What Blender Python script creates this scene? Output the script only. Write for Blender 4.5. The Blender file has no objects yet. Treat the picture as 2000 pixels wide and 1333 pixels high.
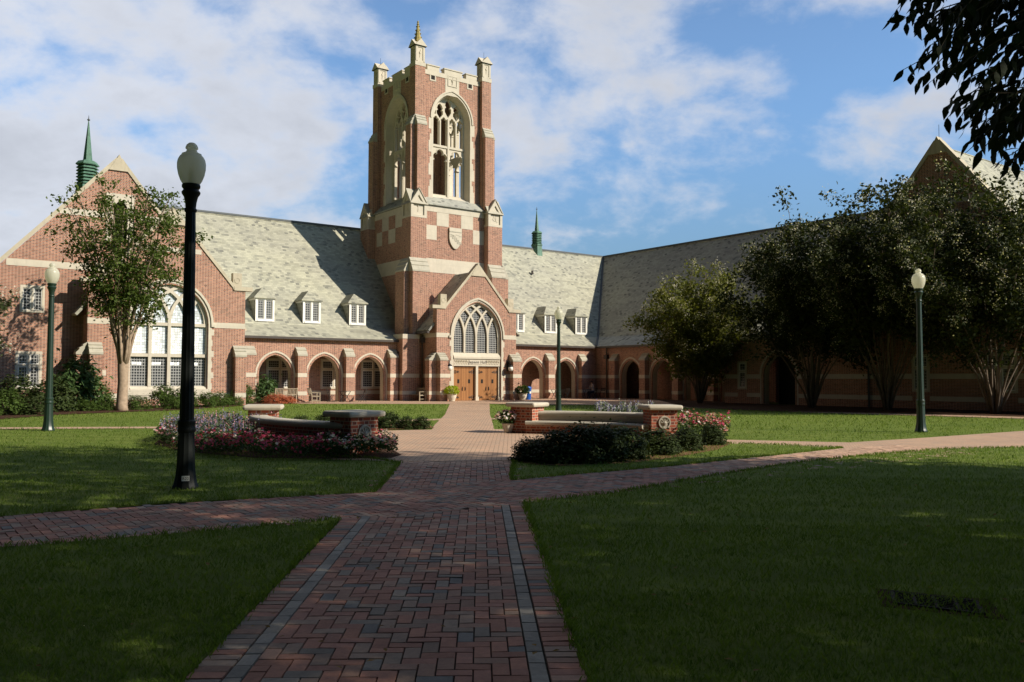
import bpy, bmesh, math, random
import numpy as np
from mathutils import Vector, Matrix
from mathutils.geometry import tessellate_polygon
D = bpy.data; SC = bpy.context.scene; COL = SC.collection
rad = math.radians
# ------------------------------------------------------------------ camera
FPX, PITCH, ROLL, YAW, EYE = 1700.0, rad(2.482), rad(.167), rad(36.095), 1.6
_fh = Vector((math.sin(YAW), math.cos(YAW), 0)); _rh = Vector((math.cos(YAW), -math.sin(YAW), 0))
_f = _fh * math.cos(PITCH) + Vector((0, 0, math.sin(PITCH))); _u = _rh.cross(_f)
_r2 = _rh * math.cos(ROLL) + _u * math.sin(ROLL); _u2 = _u * math.cos(ROLL) - _rh * math.sin(ROLL)
cam = D.objects.new('camera', D.cameras.new('camera')); COL.objects.link(cam)
cam.matrix_world = Matrix(((_r2.x, _u2.x, -_f.x, 0), (_r2.y, _u2.y, -_f.y, 0), (_r2.z, _u2.z, -_f.z, EYE), (0, 0, 0, 1)))
cam.data.sensor_width = 36; cam.data.lens = FPX / 2000 * 36
cam.data.clip_start = .1; cam.data.clip_end = 3000
SC.camera = cam
# ------------------------------------------------------------------ sun, sky, exposure
SUN_A, SUN_E = rad(36), rad(32)          # light travels towards -X / +Y
sun_dir = Vector((-math.sin(SUN_A) * math.cos(SUN_E), math.cos(SUN_A) * math.cos(SUN_E), -math.sin(SUN_E)))
sl = D.lights.new('sun', 'SUN'); sl.energy = 5.0; sl.angle = rad(.5); sl.color = (1, .91, .76)
so = D.objects.new('sun', sl); COL.objects.link(so); so.rotation_euler = sun_dir.to_track_quat('-Z', 'Y').to_euler(); so.location = (40, -40, 60)
SC.view_settings.view_transform = 'Standard'; SC.view_settings.look = 'None'
SC.view_settings.exposure = .3; SC.view_settings.gamma = 1
SC.cycles.use_denoising = True
SC.cycles.max_bounces = 6; SC.cycles.transparent_max_bounces = 8
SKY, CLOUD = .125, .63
W = D.worlds.new('World'); SC.world = W; W.use_nodes = True
def sky_nodes():
    nt = W.node_tree; nt.nodes.clear(); N = nt.nodes.new; L = nt.links.new
    out = N('ShaderNodeOutputWorld'); bg = N('ShaderNodeBackground'); L(bg.outputs[0], out.inputs[0])
    sky = N('ShaderNodeTexSky'); sky.sky_type = 'NISHITA'; sky.sun_disc = False
    sky.sun_elevation = SUN_E; sky.sun_rotation = math.pi - SUN_A
    sky.air_density = 1.0; sky.dust_density = .3; sky.ozone_density = 3.0
    tc = N('ShaderNodeTexCoord'); sep = N('ShaderNodeSeparateXYZ'); L(tc.outputs['Generated'], sep.inputs[0])
    def M(op, a, b=None, c=None, clamp=False):
        n = N('ShaderNodeMath'); n.operation = op; n.use_clamp = clamp
        for i, v in enumerate((a, b, c)):
            if v is None: continue
            if isinstance(v, (int, float)): n.inputs[i].default_value = v
            else: L(v, n.inputs[i])
        return n.outputs[0]
    def MR(v, a, b, c, d, smooth=True):
        n = N('ShaderNodeMapRange'); n.interpolation_type = 'SMOOTHSTEP' if smooth else 'LINEAR'; L(v, n.inputs[0])
        for i, x in enumerate((a, b, c, d)): n.inputs[i + 1].default_value = x
        return n.outputs[0]
    x, y, z = sep.outputs
    lat = M('SUBTRACT', M('MULTIPLY', x, _rh.x), M('MULTIPLY', y, -_rh.y))
    dep = M('ADD', M('MULTIPLY', x, _fh.x), M('MULTIPLY', y, _fh.y))
    zz = M('ADD', M('MAXIMUM', z, 0.0), .42)          # a flattened cloud layer seen from below
    cmb = N('ShaderNodeCombineXYZ'); L(M('DIVIDE', lat, zz), cmb.inputs[0]); L(M('DIVIDE', dep, zz), cmb.inputs[1])
    def noise(scale, det, rough, off, st=(1, 1, 1), dist=0, lac=2.0):
        mp = N('ShaderNodeMapping'); L(cmb.outputs[0], mp.inputs[0]); mp.inputs['Location'].default_value = off; mp.inputs['Scale'].default_value = st
        n = N('ShaderNodeTexNoise'); L(mp.outputs[0], n.inputs['Vector']); n.inputs['Scale'].default_value = scale
        n.inputs['Detail'].default_value = det; n.inputs['Roughness'].default_value = rough; n.inputs['Distortion'].default_value = dist; n.inputs['Lacunarity'].default_value = lac
        return n.outputs['Fac']
    n1 = noise(1.5, 2, .5, SKY_OFF); n2 = noise(4.8, 9, .57, (SKY_OFF[0] + 1.3, SKY_OFF[1] + 4.2, 0), (1, 1, 1), .15)
    n3 = noise(11, 6, .6, (8.3, 2.2, 0))
    az = M('DIVIDE', lat, M('MAXIMUM', dep, .05))
    bias = M('SUBTRACT', M('MULTIPLY', z, .10), M('MULTIPLY', az, .10))      # thicker to the left and overhead
    dens = M('ADD', M('ADD', M('MULTIPLY', n1, .50), M('MULTIPLY', n2, .66)), M('ADD', M('MULTIPLY', n3, .16), bias))
    front = M('MULTIPLY', MR(dep, .0, .5, 0, 1), MR(x, -.3, .1, 0, 1))                   # clouds only ahead; left out behind the viewer to keep shade dark
    fac = M('MULTIPLY', M('MULTIPLY', MR(dens, SKY_LO, SKY_LO + .19, .06, .94), M('GREATER_THAN', z, -.02)), front)
    shade = MR(M('ADD', M('MULTIPLY', n2, .6), M('MULTIPLY', n1, .4)), .36, .66, 1.12, .78)
    cc = N('ShaderNodeMix'); cc.data_type = 'RGBA'; cc.blend_type = 'MULTIPLY'; cc.inputs[0].default_value = 1
    cc.inputs[6].default_value = (.93 * CLOUD, .97 * CLOUD, 1.07 * CLOUD, 1)
    cv = N('ShaderNodeCombineXYZ'); [L(shade, cv.inputs[i]) for i in range(3)]; L(cv.outputs[0], cc.inputs[7])
    sk = N('ShaderNodeVectorMath'); sk.operation = 'SCALE'; tn = N('ShaderNodeVectorMath'); tn.operation = 'MULTIPLY'; L(sky.outputs[0], tn.inputs[0]); tn.inputs[1].default_value = (.80, 1.02, 1.15); L(tn.outputs[0], sk.inputs[0])
    L(M('MULTIPLY', M('MULTIPLY', MR(z, .38, .75, 1, .5), MR(z, .02, .32, .42, 1)), MR(x, -.45, .12, SKY * .06, SKY)), sk.inputs['Scale'])  # sky dimmed overhead and to the west, out of view, to deepen shade
    mx = N('ShaderNodeMix'); mx.data_type = 'RGBA'; L(fac, mx.inputs[0]); L(sk.outputs[0], mx.inputs[6]); L(cc.outputs[2], mx.inputs[7])
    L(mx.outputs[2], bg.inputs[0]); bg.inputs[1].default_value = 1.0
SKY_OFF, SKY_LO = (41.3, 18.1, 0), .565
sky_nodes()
# ------------------------------------------------------------------ where a pixel of the photo meets the ground / a level
def at(px, py, z=0.0):
    d = _r2 * ((px - 1000) / FPX) - _u2 * ((py - 666.5) / FPX) + _f
    t = (z - EYE) / d.z
    return Vector((d.x * t, d.y * t, z))
def cw(lat, dep, z=0.0):
    return Vector((_rh.x * lat + _fh.x * dep, _rh.y * lat + _fh.y * dep, z))
# ------------------------------------------------------------------ materials
class NT:
    def __init__(s, name, rough=.8, spec=.3):
        s.m = D.materials.new(name); s.m.use_nodes = True; s.nt = s.m.node_tree
        s.b = s.nt.nodes['Principled BSDF']; s.b.inputs['Roughness'].default_value = rough
        s.b.inputs['Specular IOR Level'].default_value = spec; s.tc = None
    def N(s, t, **k):
        n = s.nt.nodes.new(t)
        for a, v in k.items(): setattr(n, a, v)
        return n
    def L(s, a, b): s.nt.links.new(a, b)
    def C(s): 
        if not s.tc: s.tc = s.N('ShaderNodeTexCoord')
        return s.tc
    def M(s, op, a, b=None, c=None):
        n = s.N('ShaderNodeMath', operation=op)
        for i, v in enumerate((a, b, c)):
            if v is None: continue
            if isinstance(v, (int, float)): n.inputs[i].default_value = v
            else: s.L(v, n.inputs[i])
        return n.outputs[0]
    def noise(s, scale, det=4, rough=.6, vec=None, st=None, out='Fac', dist=0):
        v = vec or s.C().outputs['Object']
        if st:
            mp = s.N('ShaderNodeMapping'); s.L(v, mp.inputs[0]); mp.inputs['Scale'].default_value = st; v = mp.outputs[0]
        n = s.N('ShaderNodeTexNoise'); s.L(v, n.inputs['Vector']); n.inputs['Scale'].default_value = scale
        n.inputs['Detail'].default_value = det; n.inputs['Roughness'].default_value = rough; n.inputs['Distortion'].default_value = dist
        return n.outputs[out]
    def ramp(s, fac, *stops):
        n = s.N('ShaderNodeValToRGB'); e = n.color_ramp.elements
        while len(e) < len(stops): e.new(.5)
        for i, (p, c) in enumerate(stops): e[i].position = p; e[i].color = (*c, 1)
        s.L(fac, n.inputs[0]); return n.outputs[0]
    def mix(s, fac, a, b, mode='MIX'):
        n = s.N('ShaderNodeMix', data_type='RGBA', blend_type=mode)
        for i, v in ((0, fac), (6, a), (7, b)):
            if isinstance(v, (int, float)): n.inputs[i].default_value = v
            elif isinstance(v, tuple): n.inputs[i].default_value = (*v, 1)
            else: s.L(v, n.inputs[i])
        return n.outputs[2]
    def range(s, v, a, b, c=0, d=1):
        n = s.N('ShaderNodeMapRange'); s.L(v, n.inputs[0])
        for i, x in enumerate((a, b, c, d)): n.inputs[i + 1].default_value = x
        return n.outputs[0]
    def col(s, c):
        if isinstance(c, tuple): s.b.inputs['Base Color'].default_value = (*c, 1)
        else: s.L(c, s.b.inputs['Base Color'])
        return s
    def bump(s, h, strength=.4, dist=.01):
        n = s.N('ShaderNodeBump'); n.inputs['Strength'].default_value = strength; n.inputs['Distance'].default_value = dist
        s.L(h, n.inputs['Height']); s.L(n.outputs[0], s.b.inputs['Normal']); return s
    def uz(s, swap=False):     # box mapping: along the wall, up the wall
        a = s.N('ShaderNodeSeparateXYZ'); s.L(s.C().outputs['Object'], a.inputs[0])
        n = s.N('ShaderNodeSeparateXYZ'); s.L(s.C().outputs['Normal'], n.inputs[0])
        g = s.M('GREATER_THAN', s.M('ABSOLUTE', n.outputs[0]), s.M('ABSOLUTE', n.outputs[1]))
        u = s.M('ADD', s.M('MULTIPLY', a.outputs[1], g), s.M('MULTIPLY', a.outputs[0], s.M('SUBTRACT', 1, g)))
        return u, a.outputs[2]
def plain(name, c, rough=.7, var=.12, scale=6, spec=.3, metal=0, bump=0):
    t = NT(name, rough, spec); n = t.noise(scale, 5, .65)
    lo = tuple(x * (1 - var) for x in c); hi = tuple(x * (1 + var) for x in c)
    t.col(t.ramp(n, (.3, lo), (.7, hi))); t.b.inputs['Metallic'].default_value = metal
    if bump: t.bump(n, bump, .01)
    return t.m
def brick_mat(name, row=.075, pair=.315, uv=False, c_str=((.29, .115, .075), (.46, .205, .135)), c_head=((.125, .075, .065), (.25, .14, .11)), mort=(.66, .55, .43), msz=.013):
    t = NT(name, .88, .15)
    if uv:
        a = t.N('ShaderNodeSeparateXYZ'); t.L(t.C().outputs['UV'], a.inputs[0]); u, z = a.outputs[0], a.outputs[1]
    else: u, z = t.uz()
    r = t.M('FLOOR', t.M('DIVIDE', z, row)); fz = t.M('FRACT', t.M('DIVIDE', z, row))
    uu = t.M('ADD', t.M('DIVIDE', u, pair), t.M('MULTIPLY', t.M('MODULO', r, 2), .5)); cu = t.M('FLOOR', uu); fu = t.M('FRACT', uu)
    head = t.M('GREATER_THAN', fu, .66)
    mu = msz / pair; mz = msz / row
    m1 = t.M('LESS_THAN', fz, mz); m2 = t.M('LESS_THAN', fu, mu)
    m3 = t.M('LESS_THAN', t.M('ABSOLUTE', t.M('SUBTRACT', fu, .66)), mu * .5)
    mo = t.M('MAXIMUM', m1, t.M('MAXIMUM', m2, m3))
    cb = t.N('ShaderNodeCombineXYZ'); t.L(cu, cb.inputs[0]); t.L(r, cb.inputs[1]); t.L(head, cb.inputs[2])
    wn = t.N('ShaderNodeTexWhiteNoise'); t.L(cb.outputs[0], wn.inputs[0]); rv = wn.outputs['Value']
    cs = t.ramp(rv, (.05, c_str[0]), (.8, c_str[1]), (1, tuple(x * .55 for x in c_str[0]))); ch = t.ramp(rv, (0, c_head[0]), (1, c_head[1]))
    c = t.mix(mo, t.mix(head, cs, ch), mort)
    w = t.noise(.35, 6, .65); w2 = t.noise(2.5, 4, .7)
    c = t.mix(1.0, c, t.ramp(t.M('ADD', t.M('MULTIPLY', w, .6), t.M('MULTIPLY', w2, .4)), (.3, (.8, .78, .78)), (.65, (1.08, 1.06, 1.04))), 'MULTIPLY')
    t.col(c); t.bump(t.M('SUBTRACT', 1, mo), .35, .008); return t.m
def stone_mat(name, c=(.57, .515, .415), block=(.9, .42), var=.1, stain=.35):
    t = NT(name, .85, .2); u, z = t.uz()
    fu = t.M('FRACT', t.M('ADD', t.M('DIVIDE', u, block[0]), t.M('MULTIPLY', t.M('FLOOR', t.M('DIVIDE', z, block[1])), .37)))
    fz = t.M('FRACT', t.M('DIVIDE', z, block[1]))
    j = t.M('MAXIMUM', t.M('LESS_THAN', fu, .012), t.M('LESS_THAN', fz, .02))
    n = t.noise(1.6, 8, .7); n2 = t.noise(14, 4, .6); st = t.noise(2.2, 6, .7, st=(1.5, 1.5, .35))
    col = t.ramp(n, (.25, tuple(x * (1 - var) for x in c)), (.75, tuple(min(.8, x * (1 + var)) for x in c)))
    col = t.mix(t.range(st, .52, .8, 0, stain), col, (c[0] * .5, c[1] * .5, c[2] * .48))
    col = t.mix(t.M('MULTIPLY', j, .45), col, tuple(x * .55 for x in c))
    t.col(col); t.bump(n2, .2, .01); return t.m
def slate_mat(name, pale=(.42, .41, .325), mid=(.335, .33, .27), dark=(.19, .19, .165), patch=.48, slope=1.27):
    t = NT(name, .75, .25); u, z0 = t.uz(); z = t.M('MULTIPLY', z0, slope)
    row, wd = .17, .26
    r = t.M('FLOOR', t.M('DIVIDE', z, row)); fz = t.M('FRACT', t.M('DIVIDE', z, row))
    uu = t.M('ADD', t.M('DIVIDE', u, wd), t.M('MULTIPLY', r, .4371)); cu = t.M('FLOOR', uu); fu = t.M('FRACT', uu)
    cb = t.N('ShaderNodeCombineXYZ'); t.L(cu, cb.inputs[0]); t.L(r, cb.inputs[1])
    wn = t.N('ShaderNodeTexWhiteNoise'); t.L(cb.outputs[0], wn.inputs[0]); rv = wn.outputs['Value']
    c = t.ramp(rv, (0, dark), (.14, mid), (.6, pale), (1, tuple(x * 1.12 for x in pale)))
    # blown-off and replaced runs of slate: streaks stretched along the courses, quantised to the tiles
    qv = t.N('ShaderNodeCombineXYZ'); t.L(t.M('MULTIPLY', cu, wd), qv.inputs[0]); t.L(t.M('MULTIPLY', r, row), qv.inputs[1])
    s1 = t.noise(.85, 5, .7, vec=qv.outputs[0], st=(.42, 2.6, 1)); s2 = t.noise(.22, 3, .6, vec=qv.outputs[0])
    rr = t.M('ADD', s1, t.M('MULTIPLY', t.M('SUBTRACT', rv, .5), .16))
    c = t.mix(t.range(rr, .60, .64, 0, patch), c, tuple(x * .62 for x in mid))
    c = t.mix(t.range(rr, .40, .36, 0, .5), c, tuple(min(.75, x * 1.25) for x in pale))
    c = t.mix(1.0, c, t.ramp(s2, (.3, (.82, .82, .84)), (.7, (1.05, 1.05, 1.0))), 'MULTIPLY')
    j = t.M('MAXIMUM', t.M('LESS_THAN', fz, .1), t.M('MULTIPLY', t.M('LESS_THAN', fu, .05), .7))
    c = t.mix(t.M('MULTIPLY', j, .4), c, tuple(x * .4 for x in dark))
    t.col(c); t.bump(t.M('ADD', fz, t.M('MULTIPLY', rv, .5)), .5, .015); return t.m
def lattice_mat(name, glass=(.012, .014, .017), came=(.29, .29, .28), cell=.14, w=.3, rough=.12):
    t = NT(name, rough, .5); u, z = t.uz()
    fu = t.M('FRACT', t.M('DIVIDE', u, cell)); fz = t.M('FRACT', t.M('DIVIDE', z, cell * 1.15))
    g = t.M('MAXIMUM', t.M('LESS_THAN', fu, w), t.M('LESS_THAN', fz, w))
    cb = t.N('ShaderNodeCombineXYZ'); t.L(t.M('FLOOR', t.M('DIVIDE', u, cell)), cb.inputs[0]); t.L(t.M('FLOOR', t.M('DIVIDE', z, cell * 1.15)), cb.inputs[1])
    wn = t.N('ShaderNodeTexWhiteNoise'); t.L(cb.outputs[0], wn.inputs[0])
    gl = t.ramp(wn.outputs['Value'], (0, glass), (1, tuple(x * 1.9 for x in glass)))
    t.col(t.mix(g, gl, came)); t.L(t.range(g, 0, 1, rough, .6), t.b.inputs['Roughness']); return t.m
def leaf_mat(name, c0, c1, trans=.35, rough=.55, scale=3.0, hi=None):
    t = NT(name, rough + .1, .12); n = t.noise(scale, 3, .7); n2 = t.noise(scale * 9, 2, .5)
    f = t.M('ADD', t.M('MULTIPLY', n, .5), t.M('MULTIPLY', n2, .5))
    st = [(.33, c0), (.66, c1)] + ([(.78, hi)] if hi else [])
    c = t.ramp(f, *st); t.col(c)
    tr = t.N('ShaderNodeBsdfTranslucent'); t.L(t.mix(1.0, c, (1.5, 1.5, .7), 'MULTIPLY'), tr.inputs[0])
    ms = t.N('ShaderNodeMixShader'); ms.inputs[0].default_value = trans
    o = t.nt.nodes['Material Output']; t.L(t.b.outputs[0], ms.inputs[1]); t.L(tr.outputs[0], ms.inputs[2]); t.L(ms.outputs[0], o.inputs[0])
    return t.m
MT = {}
MT['brick'] = brick_mat('red_brick_flemish_bond')
MT['brick_pier'] = brick_mat('pier_brick', row=.077, pair=.32, uv=True, c_str=((.30, .075, .045), (.42, .13, .075)), c_head=((.14, .05, .04), (.28, .09, .06)), mort=(.50, .43, .33), msz=.012)
MT['stone'] = stone_mat('limestone')
MT['cap'] = stone_mat('weathered_limestone', (.44, .41, .33), (3, .19), .12, .5)
MT['coping'] = stone_mat('mossy_coping_stone', (.50, .44, .33), (1.1, 30), .16, .55)
MT['cast'] = stone_mat('cast_stone', (.50, .45, .36), (30, 30), .14, .5)
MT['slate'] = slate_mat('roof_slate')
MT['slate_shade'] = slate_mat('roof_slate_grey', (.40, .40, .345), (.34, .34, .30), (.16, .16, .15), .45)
MT['glass'] = lattice_mat('leaded_glass')
MT['glass_blind'] = lattice_mat('leaded_glass_over_blind', (.46, .51, .54), (.34, .34, .33), .135, .16, .3)
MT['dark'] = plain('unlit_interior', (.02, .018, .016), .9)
MT['copper'] = plain('verdigris_copper', (.085, .18, .125), .6, .35, 3, .4)
MT['copper_dark'] = plain('dark_copper_louvre', (.03, .06, .045), .7, .3, 3)
MT['gutter'] = plain('bronze_gutter', (.055, .042, .034), .45, .2, 4, .5)
MT['iron'] = plain('black_iron', (.012, .012, .013), .5, .2, 20, .5)
MT['white'] = plain('white_paint', (.80, .78, .72), .45, .05, 4)
MT['post_black'] = plain('black_green_gloss_paint', (.006, .008, .007), .5, .2, 14, .25)
MT['post_green'] = plain('dark_green_gloss_paint', (.013, .031, .020), .38, .2, 14, .5)
MT['teak'] = plain('weathered_teak', (.34, .28, .20), .8, .25, 9)
MT['lead'] = plain('lead_flashing', (.10, .11, .115), .6, .15)
MT['pot'] = plain('pale_planter', (.62, .56, .46), .8, .1, 8)
MT['blue'] = plain('blue_plastic', (.015, .10, .42), .4, .08)
MT['skin'] = plain('skin', (.36, .20, .14), .6, .08)
MT['shirt'] = plain('grey_shirt', (.30, .28, .28), .9, .1)
MT['jeans'] = plain('dark_trousers', (.03, .035, .06), .9, .15)
MT['hair'] = plain('dark_hair', (.015, .011, .009), .6, .2)
MT['moss'] = plain('mossy_gilded_stone', (.34, .27, .10), .85, .4, 5)
MT['sticker'] = plain('white_sticker', (.7, .7, .68), .5, .03)
MT['bark'] = plain('smooth_myrtle_bark', (.34, .25, .175), .8, .3, 5, bump=.3)
MT['bark_dark'] = plain('grey_bark', (.12, .095, .07), .9, .3, 8, bump=.5)
MT['leaf_round'] = leaf_mat('sun_toned_myrtle_leaf', (.06, .085, .016), (.17, .17, .040), .38, .5, 1.6, (.26, .18, .06))  # lighter, yellower copy of the myrtle leaf, sunlight put into its colour
MT['bark_shade'] = plain('shade_toned_myrtle_bark', (.15, .115, .085), .85, .3, 5, bump=.3)  # darker copy of the myrtle bark, shade put into its colour
MT['rust'] = plain('rusty_iron', (.030, .021, .017), .85, .4, 20, .15)
MT['leaf_litter'] = leaf_mat('fallen_leaf', (.12, .06, .02), (.30, .19, .05), .1, .7, 5)
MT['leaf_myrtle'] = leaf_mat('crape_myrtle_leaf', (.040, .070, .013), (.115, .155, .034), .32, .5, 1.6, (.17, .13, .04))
MT['leaf_dark'] = leaf_mat('shade_toned_myrtle_leaf', (.022, .034, .011), (.058, .068, .024), .22, .5, 1.6, (.13, .09, .035))  # myrtle leaf darkened and browned, the building's shade put into its colour
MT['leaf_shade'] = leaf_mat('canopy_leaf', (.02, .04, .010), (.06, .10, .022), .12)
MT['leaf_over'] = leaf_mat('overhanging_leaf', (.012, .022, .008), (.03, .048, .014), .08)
MT['leaf_box'] = leaf_mat('boxwood_leaf', (.035, .065, .012), (.095, .145, .030), .25, .5, 5)
MT['leaf_holly'] = leaf_mat('hedge_leaf', (.020, .034, .010), (.055, .075, .020), .15, .45, 6)
MT['leaf_rhodo'] = leaf_mat('rhododendron_leaf', (.03, .065, .018), (.10, .16, .055), .2, .35, 4)
MT['leaf_lime'] = leaf_mat('lime_coleus_leaf', (.22, .30, .02), (.45, .52, .04), .4, .5, 6)
MT['leaf_bed'] = leaf_mat('bedding_leaf', (.018, .04, .012), (.05, .09, .025), .25, .5, 6)
MT['leaf_salvia'] = leaf_mat('salvia_leaf', (.05, .075, .045), (.11, .15, .09), .25, .6, 6)
def petal(n, a, b): return leaf_mat(n, a, b, .3, .6, 9)
MT['pink'] = petal('magenta_petal', (.42, .035, .11), (.62, .11, .20)); MT['whitep'] = petal('white_petal', (.62, .55, .52), (.80, .70, .68))
MT['rose'] = petal('rose_petal', (.60, .22, .27), (.72, .42, .44)); MT['violet'] = petal('violet_spike', (.16, .14, .33), (.34, .31, .50))
MT['pale_violet'] = petal('pale_spike', (.60, .60, .62), (.75, .75, .74)); MT['coral'] = petal('coral_leaf', (.42, .10, .055), (.60, .24, .13))
MT['blossom'] = petal('white_myrtle_blossom', (.50, .47, .40), (.72, .68, .58))
def oak():
    t = NT('oak_door', .45, .35); u, z = t.uz()
    pl = t.M('FLOOR', t.M('DIVIDE', u, .135)); f = t.M('FRACT', t.M('DIVIDE', u, .135))
    wn = t.N('ShaderNodeTexWhiteNoise'); wn.noise_dimensions = '1D'; t.L(pl, wn.inputs['W'])
    g = t.noise(3, 6, .7, st=(14, 14, 1)); 
    c = t.ramp(t.M('ADD', t.M('MULTIPLY', g, .7), t.M('MULTIPLY', wn.outputs[0], .3)), (.25, (.22, .09, .028)), (.75, (.39, .18, .065)))
    t.col(t.mix(t.M('MULTIPLY', t.M('LESS_THAN', f, .07), .75), c, (.12, .05, .015))); return t.m
MT['oak'] = oak()
def globe():
    t = NT('frosted_lamp_glass', .28, .5); t.col((.80, .77, .64))
    tr = t.N('ShaderNodeBsdfTranslucent'); tr.inputs[0].default_value = (.90, .88, .74, 1)
    tp = t.N('ShaderNodeBsdfTransparent'); tp.inputs[0].default_value = (.9, .9, .82, 1)
    m1 = t.N('ShaderNodeMixShader'); m1.inputs[0].default_value = .55; m2 = t.N('ShaderNodeMixShader'); m2.inputs[0].default_value = .12
    t.L(t.b.outputs[0], m1.inputs[1]); t.L(tr.outputs[0], m1.inputs[2]); t.L(m1.outputs[0], m2.inputs[1]); t.L(tp.outputs[0], m2.inputs[2])
    t.L(m2.outputs[0], t.nt.nodes['Material Output'].inputs[0]); return t.m
MT['globe'] = globe()
MT['globe_white'] = plain('opal_globe', (.8, .78, .72), .3, .02)
def lawn():
    t = NT('lawn_turf', .9, .12); a = t.noise(.22, 5, .6); b = t.noise(3.0, 6, .7); c = t.noise(45, 4, .75); d = t.noise(.7, 2, .5, st=(.3, 2.2, 1))
    f = t.M('ADD', t.M('ADD', t.M('MULTIPLY', a, .25), t.M('MULTIPLY', b, .25)), t.M('ADD', t.M('MULTIPLY', c, .35), t.M('MULTIPLY', d, .15)))
    t.col(t.ramp(f, (.30, (.090, .140, .022)), (.5, (.175, .240, .042)), (.68, (.28, .305, .075))))
    w = t.N('ShaderNodeTexWave', wave_type='BANDS', bands_direction='DIAGONAL'); t.L(t.C().outputs['Object'], w.inputs[0]); w.inputs['Scale'].default_value = .42; w.inputs['Distortion'].default_value = 1.2; w.inputs['Detail'].default_value = 2
    cc = t.b.inputs['Base Color'].links[0].from_socket; t.col(t.mix(1.0, cc, t.ramp(w.outputs['Fac'], (.35, (.93, .94, .92)), (.65, (1.07, 1.06, 1.05))), 'MULTIPLY'))
    t.bump(t.M('ADD', c, t.M('MULTIPLY', t.noise(140, 2, .6), .7)), .9, .05); return t.m
MT['lawn'] = lawn()
MT['blade'] = leaf_mat('grass_blade', (.060, .11, .018), (.160, .225, .042), .4, .5, 2.2, (.23, .22, .07))
def ground_plain(name, c0, c1, c2, s=18):
    t = NT(name, .95, .1); n = t.noise(s, 8, .75); n2 = t.noise(s * 6, 3, .7, st=(1, .3, 1))
    t.col(t.ramp(t.M('ADD', t.M('MULTIPLY', n, .6), t.M('MULTIPLY', n2, .4)), (.3, c0), (.5, c1), (.7, c2))); t.bump(n2, .9, .04); return t.m
MT['mulch'] = ground_plain('bark_mulch', (.03, .016, .010), (.075, .040, .024), (.13, .07, .042))
MT['straw'] = ground_plain('pine_straw', (.10, .055, .028), (.22, .125, .06), (.34, .21, .11))
MT['sand'] = ground_plain('joint_sand', (.035, .032, .028), (.05, .045, .04), (.07, .065, .055), 40)
def paver_sheet(name, ang, scale=.2):
    t = NT(name, .85, .2); mp = t.N('ShaderNodeMapping'); t.L(t.C().outputs['Object'], mp.inputs[0]); mp.inputs['Rotation'].default_value = (0, 0, ang)
    b = t.N('ShaderNodeTexBrick'); t.L(mp.outputs[0], b.inputs[0]); b.inputs['Scale'].default_value = 1; b.inputs['Brick Width'].default_value = scale; b.inputs['Row Height'].default_value = scale / 2
    b.inputs['Mortar Size'].default_value = .009; b.inputs['Color1'].default_value = (.58, .375, .255, 1); b.inputs['Color2'].default_value = (.48, .355, .26, 1); b.inputs['Mortar'].default_value = (.17, .12, .085, 1)
    n = t.noise(.6, 5, .65); n2 = t.noise(7, 5, .7)
    c = t.mix(1.0, b.outputs[0], t.ramp(t.M('ADD', t.M('MULTIPLY', n, .6), t.M('MULTIPLY', n2, .4)), (.3, (.78, .80, .82)), (.68, (1.18, 1.12, 1.05))), 'MULTIPLY')
    t.col(c); t.bump(b.outputs['Fac'], -.3, .006); return t.m
MT['pave_far'] = paver_sheet('clay_paver_sheet', YAW)
def paver_geo():
    t = NT('clay_paver', .85, .2); a = t.N('ShaderNodeVertexColor'); a.layer_name = 'tint'
    n = t.noise(22, 6, .75); n2 = t.noise(1.2, 4, .6)
    c = t.mix(1.0, a.outputs[0], t.ramp(n, (.25, (.72, .72, .74)), (.75, (1.22, 1.2, 1.18))), 'MULTIPLY')
    c = t.mix(1.0, c, t.ramp(n2, (.3, (.80, .80, .80)), (.7, (1.12, 1.1, 1.06))), 'MULTIPLY')
    st = t.noise(3.2, 7, .75); c = t.mix(t.range(st, .58, .72, 0, .5), c, (.13, .115, .10)); c = t.mix(t.range(t.noise(55, 3, .7), .62, .75, 0, .45), c, (.42, .37, .32))
    t.col(c); t.bump(t.noise(120, 3, .6), .25, .004); return t.m
MT['paver'] = paver_geo()
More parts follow.
